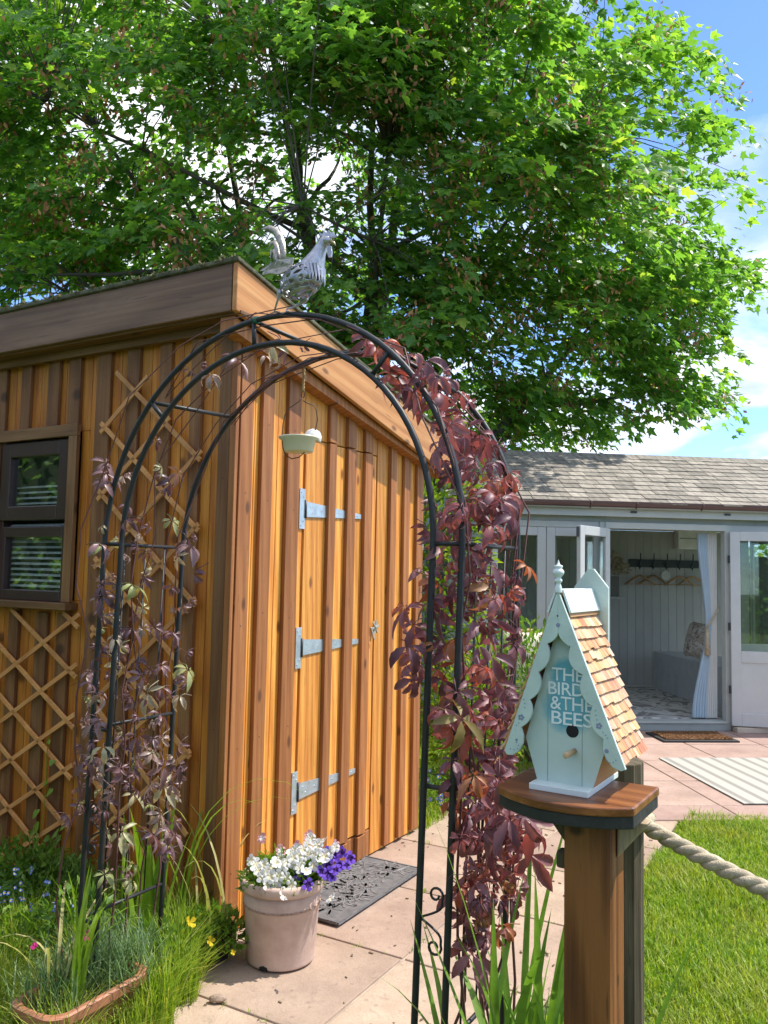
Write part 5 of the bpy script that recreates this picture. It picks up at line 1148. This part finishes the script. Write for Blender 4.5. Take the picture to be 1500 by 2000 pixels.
# bench, cushion, curtain, rug
M_cov = plain('grey_linen', (.50, .49, .47), .9, var=.08, sc=10, bmp=.3, bsc=300)
p1 = onz(1276, 1342, .09); p2 = onz(1378, 1378, .09); q = (p2 - p1); q.z = 0; L_ = q.length; q.normalize(); qn = V((-q.y, q.x, 0)); bt = onpl(1278, 1272, p1, qn).z
if qn.dot(he) < 0: qn = -qn
bn = thing('bench', 'long low bench under a loose grey linen cover', 'bench', p1 + q * L_ * .6 + qn * .2 - Z * .014)
rings = []
for z, ins in ((.085, -.012), (.2, -.002), (bt - .02, 0), (bt - .006, .002), (bt, .010)):
    R__ = []
    for k in range(48):
        f_ = k / 48 * 4; sd_ = int(f_); t = f_ - sd_; W_, D_ = L_ * 1.30, .6; wob = .010 * math.sin(k * 2.1) * (1 if z < .15 else .5 if z < .3 else .1)
        if sd_ == 0: pq = (ins + (W_ - 2 * ins) * t, ins + wob)
        elif sd_ == 1: pq = (W_ - ins - wob, ins + (D_ - 2 * ins) * t)
        elif sd_ == 2: pq = (W_ - ins - (W_ - 2 * ins) * t, D_ - ins - wob)
        else: pq = (ins + wob, D_ - ins - (D_ - 2 * ins) * t)
        R__.append(p1 + q * pq[0] + qn * pq[1] + Z * (z - .09))
    rings.append(R__)
mb = loft(rings); mb.f.append(tuple(len(mb.v) - 48 + k for k in range(48))); mb.build('cover', M_cov, bn, smooth=False, bevel=.006)
for x, y in ((.03, .03), (L_ * 1.25, .03), (.03, .55), (L_ * 1.25, .55)): MB().box(p1 + q * x + qn * y + Z * (-.005), q, qn, Z, .04, .04, .02).build('foot', M_slate, bn)
def cushmat():
    m, nt, p = newmat('patterned_cushion'); co, rn = rnd_coord(nt, 1); n = noise(nt, co, 13., 3, .5, 1.5); n2 = noise(nt, co, 9., 2, .5, 2.0)
    c = ramp(nt, n, [(.42, (.58, .52, .42)), (.5, (.30, .24, .18)), (.56, (.56, .50, .42)), (.63, (.14, .07, .06))]); c = mixc(nt, mrange(nt, n2, .55, .62, 0, .8), c, (.62, .60, .54)); LK(nt, c, p.inputs['Base Color']); p.inputs['Roughness'].default_value = .9; return m
def cushion(name, c, ex, ey, en, w_, h_, t_, mat, label):
    mb = MB(); n = 12; vs = []; fs = []
    for sgn in (1, -1):
        for i in range(n + 1):
            for j in range(n + 1):
                x = -1 + 2 * i / n; y = -1 + 2 * j / n; k = (1 - x ** 4) * (1 - y ** 4); pin = 1 - .07 * (1 - abs(x)) * 0 - .06 * (1 - y * y) * abs(x) ** 3 - .0
                vs.append(c + ex * (x * w_ / 2 * (1 - .06 * (1 - y * y))) + ey * (y * h_ / 2 * (1 - .06 * (1 - x * x))) + en * sgn * (t_ / 2 * max(0, k) ** .5))
    m_ = (n + 1) ** 2
    for i in range(n):
        for j in range(n):
            a = i * (n + 1) + j; fs.append((a, a + n + 1, a + n + 2, a + 1)); fs.append((m_ + a, m_ + a + 1, m_ + a + n + 2, m_ + a + n + 1))
    mb.add(vs, fs); return top(mb, name, mat, label, 'cushion', smooth=True)
cc_ = ony(1362, 1250, (p1 + q * L_ + qn * .2).y + .02); cushion('cushion', cc_, (q * .9 + Z * .0).normalized(), (Z + qn * .25).normalized(), (qn - Z * .25).normalized(), .42, .40, .16, cushmat(), 'brown and cream patterned cushion leaning on the linen bench')
M_curt = plain('curtain_cloth', (.72, .73, .70), .85, var=.04, sc=6); M_curtb = plain('curtain_blue', (.50, .62, .70), .85, var=.05)
cu_t = thing('curtain', 'pale blue and white striped curtain tied back at the door post', 'curtain', S(.33, .13, .09))
def curt(s_top, s_tie, s_bot, mat, name):
    mb = MB(); nz_, ns = 26, 30; vs = []; fs = []
    for i in range(nz_ + 1):
        z = 1.91 - (1.91 - .10) * i / nz_
        f_ = (1.91 - z) / 1.81
        def edge(k):
            a, b__, c__ = s_top[k], s_tie[k], s_bot[k]
            if f_ < .5: t = f_ / .5; t = t * t * (3 - 2 * t); return a + (b__ - a) * t
            t = (f_ - .5) / .5; t = t * t * (3 - 2 * t); return b__ + (c__ - b__) * t
        e0, e1_ = edge(0), edge(1)
        for j in range(ns + 1): x = e0 + (e1_ - e0) * j / ns; vs.append(S(x, .14 + .022 * math.sin(j / ns * 6.283 * 5), z))
    for i in range(nz_):
        for j in range(ns): a = i * (ns + 1) + j; fs.append((a, a + 1, a + ns + 2, a + ns + 1))
    mb.add(vs, fs); return mb.build(name, mat, cu_t, smooth=True)
curt((.195, .29), (.275, .325), (.13, .27), M_curtb, 'blue_cloth'); curt((.288, .39), (.324, .385), (.268, .38), M_curt, 'white_cloth')
MB().tube([S(.40, .10, 1.18), S(.36, .10, 1.12), S(.30, .105, 1.02), S(.265, .12, .97)], .010, 8).build('tie_rope', M_rope, cu_t, smooth=True); MB().lathe([(.014, 0), (.02, -.04), (.03, -.26), (.001, -.26)], S(.275, .11, .97), Z, 10).build('tassel', M_rope, cu_t, smooth=True)
def rugmat():
    m, nt, p = newmat('patterned_rug'); co, rn = rnd_coord(nt, 1); n = noise(nt, co, 3.2, 2, .4, 1.2); c = ramp(nt, n, [(.36, (.58, .56, .52)), (.42, (.24, .22, .20)), (.47, (.24, .22, .20)), (.50, (.62, .60, .56)), (.58, (.60, .58, .54)), (.61, (.28, .26, .24)), (.64, (.62, .60, .56))]); LK(nt, c, p.inputs['Base Color']); p.inputs['Roughness'].default_value = .95; return m
mb = MB().box(S(-.3, 1.3, .0815), he, hn, Z, 2.2, 2.2, .012); top(mb, 'floor_rug', rugmat(), 'grey patterned rug on the summer house floor', 'rug', loc=S(-.3, 1.3, .0756))

# ------------------------------------------------------------------ things on the patio
dm = [onz(1262, 1437), onz(1280, 1451), onz(1404, 1450)]
M_coir = plain('coir', (.20, .085, .03), .95, var=.5, sc=60, bmp=1, bsc=140, c2=(.33, .17, .07)); dmt = thing('coir_mat', 'brown bristle door mat with black border before the summer house step', 'door mat', S(-.08, -.35, .001))
hb_('mat_border', -.47, .235, -.56, -.16, .001, .018, plain('mat_rubber', (.03, .03, .032), .7), dmt); hb_('bristles', -.43, .195, -.52, -.20, .0185, .030, M_coir, dmt)
r = random.Random(9); bs_ = MB()
for k in range(1500): P = S(r.uniform(-.43, .195), r.uniform(-.52, -.20), .028); bs_.box(P, V((1, 0, 0)), V((0, 1, 0)), (Z + V((r.gauss(0, .4), r.gauss(0, .4), 0))).normalized(), .006, .006, .02)
bs_.build('bristle_tufts', M_coir, dmt, kind='stuff')
def stripemat():
    m, nt, p = newmat('striped_rug'); tcn = N(nt, 'ShaderNodeTexCoord'); mp = N(nt, 'ShaderNodeMapping'); mp.inputs['Rotation'].default_value = (0, 0, -GA); LK(nt, tcn.outputs['Object'], mp.inputs[0])
    wv = N(nt, 'ShaderNodeTexWave', wave_type='BANDS', bands_direction='X', i_Scale=2.45, i_Distortion=.0); LK(nt, mp.outputs[0], wv.inputs['Vector']); n = noise(nt, tcn.outputs['Object'], 90., 3)
    c = ramp(nt, wv.outputs['Fac'], [(.16, (.24, .225, .20)), (.34, (.40, .385, .34))]); c = mixc(nt, mrange(nt, n, .4, .7, 0, .15), c, (.35, .33, .3)); LK(nt, c, p.inputs['Base Color']); p.inputs['Roughness'].default_value = .95; bump(nt, p, n, .4, .004); return m
ra = onz(1283, 1482); rb_ = onz(1457, 1572)
dra = ra - HP; drb = rb_ - HP; rs0 = (dra.dot(he) + drb.dot(he)) / 2
mb = MB().box(HP + he * (rs0 + .95) + hn * ((dra.dot(hn) + drb.dot(hn)) / 2) + Z * .0065, he, hn, Z, 1.9, abs(dra.dot(hn) - drb.dot(hn)), .007); top(mb, 'outdoor_rug', stripemat(), 'cream outdoor rug with pale grey stripes on the pink patio', 'rug', bevel=.002)
# rattan chair with cream cushion behind the creeper
M_rat = plain('rattan', (.40, .24, .10), .55, var=.3, sc=30); cp = ony(1040, 1300, 6.4); cp.z = 0
ch = thing('rattan_chair', 'honey coloured rattan armchair with rounded back and cream cushion on the patio', 'chair', cp)
zt = ony(1045, 1234, 6.5).z
MB().tube([cp + V((-.30 * math.cos(math.pi * k / 20) * 1.0, .22, .42 + (zt - .42) * math.sin(math.pi * k / 20) ** .6)) for k in range(21)], .018, 8).build('back_hoop', M_rat, ch, smooth=True)
for k in range(9):
    x = -.26 + .065 * k; MB().tube([cp + V((x * .8, .20, .42)), cp + V((x, .23, .42 + (zt - .44) * max(.1, 1 - (x / .30) ** 2) ** .4))], .008, 6).build('back_cane', M_rat, ch, smooth=True)
for sg in (-1, 1): MB().tube([cp + V((sg * .30, .22, .62)), cp + V((sg * .34, -.1, .64)), cp + V((sg * .31, -.25, .55)), cp + V((sg * .29, -.25, .0))], .018, 8).build('arm', M_rat, ch, smooth=True); MB().tube([cp + V((sg * .29, .22, .45)), cp + V((sg * .29, .25, 0))], .018, 8).build('leg', M_rat, ch, smooth=True)
MB().tube([cp + V((.29 * math.cos(a * math.pi / 12), .02 + .25 * math.sin(a * math.pi / 12), .40)) for a in range(25)], .016, 8).build('seat_ring', M_rat, ch, smooth=True); MB().lathe([(.0001, .0), (.28, .0), (.29, .02), (.0001, .03)], cp + V((0, .02, .39)), Z, 24).build('seat', M_rat, ch)
cushion('cushion', cp + V((.02, .13, .73)), V((1, 0, 0)), (Z + V((0, .25, 0))).normalized(), (V((0, 1, 0)) - Z * .25).normalized(), .46, .58, .14, plain('cream_cloth', (.66, .60, .50), .9), 'cream back cushion in the rattan armchair')

# ------------------------------------------------------------------ the big maple behind the shed
def maple_pts(L):
    """outline of a five lobed leaf, base at origin, tip along +Y"""
    half = [(.0, 0), (.10, -.04), (.30, -.02), (.38, .12), (.28, .20), (.52, .34), (.56, .52), (.40, .50), (.24, .46), (.20, .70), (.10, .80)]
    P = [(x, y) for x, y in half] + [(0, 1.0)] + [(-x, y) for x, y in half[:0:-1]]
    return [(x * L, y * L) for x, y in P]
MP = maple_pts(1.0)
def leaf_geo(vs, fs, p, d, n, L):
    sd_ = d.cross(n); b = len(vs); vs.append(p + d * (.36 * L) + n * (.03 * L))
    for x, y in MP: vs.append(p + sd_ * (x * L) + d * (y * L) - n * (L * (.22 * y * y + .16 * abs(x))))
    k = len(MP)
    for i in range(0, k): fs.append((b, b + 1 + i, b + 1 + (i + 1) % k))
SMALL = [(.0, 0), (.36, .04), (.30, .18), (.55, .46), (.22, .46), (0, 1.0), (-.22, .46), (-.55, .46), (-.30, .18), (-.36, .04)]
def leaf_small(vs, fs, p, d, n, L):
    sd_ = d.cross(n); b = len(vs); vs.append(p + d * (.36 * L))
    for x, y in SMALL: vs.append(p + sd_ * (x * L) + d * (y * L) - n * (L * (.22 * y * y + .16 * abs(x))))
    for i in range(10): fs.append((b, b + 1 + i, b + 1 + (i + 1) % 10))
M_maple = leafmat('maple_leaf', [(0, (.08, .185, .055)), (.4, (.135, .27, .06)), (.75, (.19, .34, .065)), (.94, (.28, .43, .07)), (1, (.40, .47, .09))], trans=.56, rough=.4, tcol=(1.4, 1.55, .55), spec=.5)
M_maple1 = leafmat('maple_leaf_single', [(0, (.07, .16, .03)), (.5, (.13, .25, .036)), (1, (.23, .35, .046))], trans=.5, rough=.4, island=False, tcol=(1.75, 1.8, .45), spec=.5)
M_bark = plain('maple_bark', (.11, .095, .08), .9, var=.35, sc=7, bmp=.8, bsc=30); M_seed = leafmat('maple_keys', [(0, (.28, .12, .07)), (.6, (.42, .20, .10)), (1, (.52, .32, .15))], trans=.35, rough=.6, tcol=(1.4, 1.0, .7))
TB = ony(690, 1000, 12.0); TB.z = -.05; CC = V((-1.15, 12.0, 7.6)); CR = V((6.9, 4.6, 4.65))
tree = thing('maple_tree', 'tall spreading maple tree with brown seed clusters rising behind the shed', 'tree', TB)
rt_ = random.Random(77)
limbs = []          # list of point lists
def limb(a, b, r0, r1, bend, seg=9):
    P = []; off = V((rt_.gauss(0, 1), rt_.gauss(0, 1), rt_.gauss(0, .4))).normalized() * bend * (b - a).length
    for k in range(seg + 1):
        t = k / seg; P.append(a.lerp(b, t) + off * math.sin(math.pi * t) + V((rt_.gauss(0, .03), rt_.gauss(0, .03), 0)) * (0 if k == 0 else 1))
    limbs.append((P, [r0 + (r1 - r0) * k / seg for k in range(seg + 1)])); return P
tk = limb(TB, TB + V((.1, 0, 2.3)), .30, .25, .02)
fork = tk[-1]
tg = [ony(180, 250, 10.2), ony(330, 330, 11.0), ony(420, 60, 12.2), ony(560, 180, 10.5), ony(720, 20, 12.0), ony(760, 300, 9.6), ony(940, 120, 11.6), ony(1000, 420, 10.4), ony(1180, 260, 11.8), ony(1220, 620, 11.2), ony(60, 480, 11.6), ony(500, -200, 12.5), ony(900, -180, 12.5)]
bnd = .07
for i, g_ in enumerate(tg):
    if i == 9: g_ = ony(1150, 640, 11.2)
    P = limb(fork + V((rt_.gauss(0, .06), rt_.gauss(0, .06), rt_.uniform(-.3, .2))), g_, .13 if i % 3 == 0 else .09, .02, bnd)
    for j in (4, 5, 6, 7):
        e_ = P[j] + V((rt_.gauss(0, 1.2), rt_.gauss(0, 1.0), rt_.uniform(-.2, 1.3))); limb(P[j], e_, .045, .012, .08, 6)
lp_ = [p for P, r in limbs[1:] for p in P]
# sprays: flat layered clusters of leaves that fill the crown
gaps = [(395, 320, 60, 65, .85), (655, 335, 42, 70, .93), (450, 395, 40, 45, .9), (300, 250, 35, 35, .8), (830, 690, 70, 28, .9), (1085, 640, 40, 22, .8), (1240, 280, 40, 40, .75), (1330, 200, 30, 40, .7), (170, 20, 70, 40, .9), (720, 10, 45, 25, .8), (560, 600, 60, 20, .6), (1390, 330, 40, 30, .5), (250, 560, 50, 30, .5), (900, 720, 40, 20, .6)]
outline = [(-400, -500), (1190, -500), (1260, -60), (1300, 40), (1345, 75), (1450, 105), (1420, 175), (1440, 250), (1400, 290), (1475, 325), (1440, 400), (1400, 450), (1490, 505), (1430, 560), (1380, 590), (1460, 640), (1400, 690), (1425, 750), (1380, 805), (1290, 800), (1215, 850), (1130, 872), (1020, 880), (950, 890), (700, 900), (300, 900), (-400, 900)]
vs = []; fs = []; sv = []; sf = []; singles = []; twigs = []; nsp = 0; tries = 0
def chord(px, py):
    d = ray(px, py); o_ = CAMO - CC; A_ = sum((d[i] / CR[i]) ** 2 for i in range(3)); B_ = sum(d[i] * o_[i] / CR[i] ** 2 for i in range(3)); C__ = sum((o_[i] / CR[i]) ** 2 for i in range(3)) - 1
    D_ = B_ * B_ - A_ * C__
    if D_ < 0: return 10.9, 12.6
    r_ = math.sqrt(D_); t0, t1 = (-B_ - r_) / A_, (-B_ + r_) / A_
    return (t0 * d.y, t1 * d.y) if t1 - t0 > 1.5 else ((t0 + t1) / 2 * d.y - .8, (t0 + t1) / 2 * d.y + .8)
NIN, NOUT = 2000, 300
boughs = []
while len(boughs) < 250:
    px = rt_.uniform(-120, 1500); py = rt_.uniform(-120, 890)
    if not inpoly(px, py, outline) or any(((px - a) / e) ** 2 + ((py - b) / f) ** 2 < 1 and rt_.random() < pr for a, b, e, f, pr in gaps): continue
    y0_, y1_ = chord(px, py); c = ony(px, py, y0_ + (y1_ - y0_) * rt_.random() * (.65 if rt_.random() < .6 else 1))
    if c.z > 2.8: boughs.append((c, rt_.uniform(.6, 1.25)))
while nsp < NIN + NOUT and tries < 90000:
    tries += 1
    if nsp < NIN:
        bc, bs = boughs[rt_.randrange(len(boughs))]; c = bc + V((rt_.gauss(0, .55), rt_.gauss(0, .55), rt_.gauss(0, .17))) * bs; px, py, q = proj(c); inframe = True
        if rt_.random() < .16:
            px = rt_.uniform(-120, 1500); py = rt_.uniform(-120, 890); y0_, y1_ = chord(px, py); c = ony(px, py, y0_ + (y1_ - y0_) * rt_.random()); q = proj(c)[2]
        if not inpoly(px, py, outline): continue
        if c.z < 2.6: continue
        if any(((px - a) / e) ** 2 + ((py - b) / f) ** 2 < 1 and rt_.random() < pr for a, b, e, f, pr in gaps): continue
    else:
        d = V((rt_.gauss(0, 1), rt_.gauss(0, 1), rt_.gauss(0, 1))).normalized(); c = CC + V((d.x * CR.x, d.y * CR.y, d.z * CR.z)) * rt_.random() ** .42
        px, py, q = proj(c); inframe = False
        if c.z < 2.7 or (-120 < px < 1560 and py > -120) or px > 1200: continue
    nsp += 1
    o = c - CC; od = V((o.x / CR.x, o.y / CR.y, o.z / CR.z)).normalized(); hd = V((o.x, o.y, 0)).normalized()
    tilt = (Z * 1.0 + hd * .5 + V((rt_.gauss(0, .25), rt_.gauss(0, .25), 0))).normalized(); e1_ = hd - tilt * hd.dot(tilt); e1_.normalize(); e2_ = tilt.cross(e1_)
    R1, R2 = rt_.uniform(.32, .62), rt_.uniform(.22, .42); nl = rt_.randrange(30, 52) if inframe else 12
    near = q < 9.6 and inframe
    for k in range(nl):
        a = rt_.uniform(0, 6.283); rr2 = math.sqrt(rt_.random()); p = c + e1_ * math.cos(a) * R1 * rr2 + e2_ * math.sin(a) * R2 * rr2 + tilt * (rt_.gauss(0, .05) - .12 * rr2 * rr2)
        dd = (e1_ * math.cos(a) + e2_ * math.sin(a) + hd * .5 - Z * rt_.uniform(.1, .6)).normalized(); n = (tilt + V((rt_.gauss(0, .38), rt_.gauss(0, .38), rt_.gauss(0, .2)))).normalized(); dd = (dd - n * dd.dot(n)).normalized()
        L = rt_.uniform(.085, .17)
        if near and rt_.random() < .09 and len(singles) < 900: singles.append((q, p, dd, n, L)); continue
        (leaf_geo if q < 9.2 else leaf_small)(vs, fs, p, dd, n, L)
    if rt_.random() < .34 and inframe:                       # hanging bunches of winged seeds
        for k in range(rt_.randrange(24, 48)):
            p = c + hd * .1 + V((rt_.gauss(0, .13), rt_.gauss(0, .13), -.13 + rt_.gauss(0, .13))); dd = V((rt_.gauss(0, .9), rt_.gauss(0, .9), -1)).normalized(); s2 = dd.orthogonal().normalized(); b = len(sv); l = rt_.uniform(.06, .10)
            sv += [p, p + dd * l * .5 + s2 * .022, p + dd * l, p + dd * l * .5 - s2 * .020]; sf.append((b, b + 1, b + 2, b + 3))
    bp = min(lp_, key=lambda t: (t - c).length_squared); twigs.append((bp, c))
mb = MB()
for P, r in limbs: mb.tube(P, r, 9)
for a, b in twigs:
    if (b - a).length > 2.2: a = b.lerp(a, 2.2 / (b - a).length) if False else a
    if rt_.random() < .45: continue
    m_ = a.lerp(b, .5) + Z * rt_.uniform(.0, .25) * min(1, (b - a).length * .5); mb.tube([a, a.lerp(m_, .6) + V((0, 0, .03)), m_, b], [.011, .008, .006, .003], 5, cap=False)
mb.build('trunk', M_bark, tree, smooth=True)
def rawpart(name, vs, fs, mat, parent, kind=None):
    off = wloc(parent); m = bpy.data.meshes.new(name); m.from_pydata([tuple(p - off) for p in vs], [], fs); m.materials.append(mat); m.update(); o = bpy.data.objects.new(name, m); COL.objects.link(o); o.parent = parent
    if kind: o['kind'] = kind
    return o
rawpart('crown', vs, fs, M_maple, tree, 'stuff'); rawpart('seed_clusters', sv, sf, M_seed, tree, 'stuff')
lv, lfc = [], []; leaf_geo(lv, lfc, V((0, 0, 0)), V((0, 1, 0)), V((0, 0, 1)), 1.0); lm = bpy.data.meshes.new('maple_leaf'); lm.from_pydata([tuple(p) for p in lv], [], lfc); lm.materials.append(M_maple1); lm.update()
singles.sort(key=lambda t: t[0])
for q, p, dd, n, L in singles[:300]: inst('leaf', lm, tree, frame(dd.cross(n), dd, n, p) @ Matrix.Scale(L, 4))
if singles[300:]:
    v2, f2 = [], []
    for q, p, dd, n, L in singles[300:]: leaf_geo(v2, f2, p, dd, n, L)
    rawpart('crown', v2, f2, M_maple, tree, 'stuff')

# ------------------------------------------------------------------ shrubs and hedges
M_lime = leafmat('lime_shrub_leaf', [(0, (.08, .16, .015)), (.5, (.16, .27, .025)), (1, (.30, .38, .05))], trans=.45, rough=.45, tcol=(1.4, 1.4, .45))
def shrub(name, label, base, rad, n, L, Wd, mat, seed, stems=6):
    t = thing(name, label, 'shrub', base); r = random.Random(seed)
    for k in range(stems): a = r.uniform(0, 6.28); MB().tube([base, base + V((math.cos(a) * rad[0] * .3, math.sin(a) * rad[1] * .3, rad[2] * .9)), base + V((math.cos(a) * rad[0] * .6, math.sin(a) * rad[1] * .6, rad[2] * 1.5))], [.014, .010, .004], 6).build('stem', M_bark, t, smooth=True)
    leafball('foliage', mat, t, base + Z * rad[2] * .95, rad, n, L, Wd, seed, upb=.1); return t
shrub('shrub', 'lime green shrub behind the lower end of the shed roof', ony(790, 800, 7.2) * 1 - Z * ony(790, 800, 7.2).z, (.85, .5, 1.62), 4200, .085, .045, M_lime, 51)
b1 = G(2.7, -.10, 0); shrub('flowering_shrub', 'leafy green shrub with yellow flowers seen through the red creeper', b1, (.34, .34, .52), 2200, .055, .022, M_lime, 52)
b1 = G(3.5, .02, 0); tt = shrub('shrub', 'bushy mid green shrub at the bed end near the summer house', b1, (.42, .42, .58), 2600, .055, .024, M_bush, 53)
b1 = G(2.15, -.30, 0); tt = thing('forget_me_not', 'low forget-me-not clump with blue flowers behind the shed', 'plant', b1); leafball('foliage', M_bush, tt, b1 + Z * .05, (.35, .3, .16), 900, .04, .016, 54)
for k in range(14): flower('b', 835 + rf_.uniform(-10, 40), 1530 + rf_.uniform(-35, 40), 5.0, tt, rf_, None, .9)
def hedge(label, P, Q, h, dp, n, seed):
    c = (P + Q) / 2; t = thing('hedge', label, 'hedge', V((c.x, c.y, 0))); r = random.Random(seed); e = (Q - P); L = e.length; e.normalize(); f = V((-e.y, e.x, 0)); vs_, fs_ = [], []
    for k in range(n):
        x = r.uniform(0, L); a = r.uniform(0, 3.14159); hh = h * (1 + .10 * math.sin(x * 1.7) + .06 * math.sin(x * 4.1)); p = P + e * x + f * math.cos(a) * dp * (1 - .15 * r.random()) + Z * max(.02, hh * min(1, math.sin(a) * 1.4) * r.random() ** .5)
        d = V((r.gauss(0, 1), r.gauss(0, 1), r.gauss(0, .6))).normalized(); leaf_small(vs_, fs_, p, d, d.orthogonal().normalized(), r.uniform(.08, .17))
    rawpart('foliage', vs_, fs_, M_maple, t, 'stuff'); MB().box(c + Z * h * .42, e, f, Z, L * .98, dp * 1.2, h * .84).build('core', plain('hedge_core', (.02, .035, .012), .95), t)
hedge('unseen hedge added for the green mirrored in the shed window', V((-9, -6, 0)), V((-9, 9, 0)), 4.6, .8, 14000, 91)  # out of view, put in only to be mirrored by the shed window
hedge('unseen hedge added for the green mirrored in the summer house glass', V((-7, -9, 0)), V((12, -9, 0)), 3.4, .7, 7000, 92)  # behind the camera, added so the summer house panes mirror greenery
hedge('far boundary hedge behind the summer house', V((-9, 17, 0)), V((14, 17, 0)), 2.3, .7, 7000, 93)
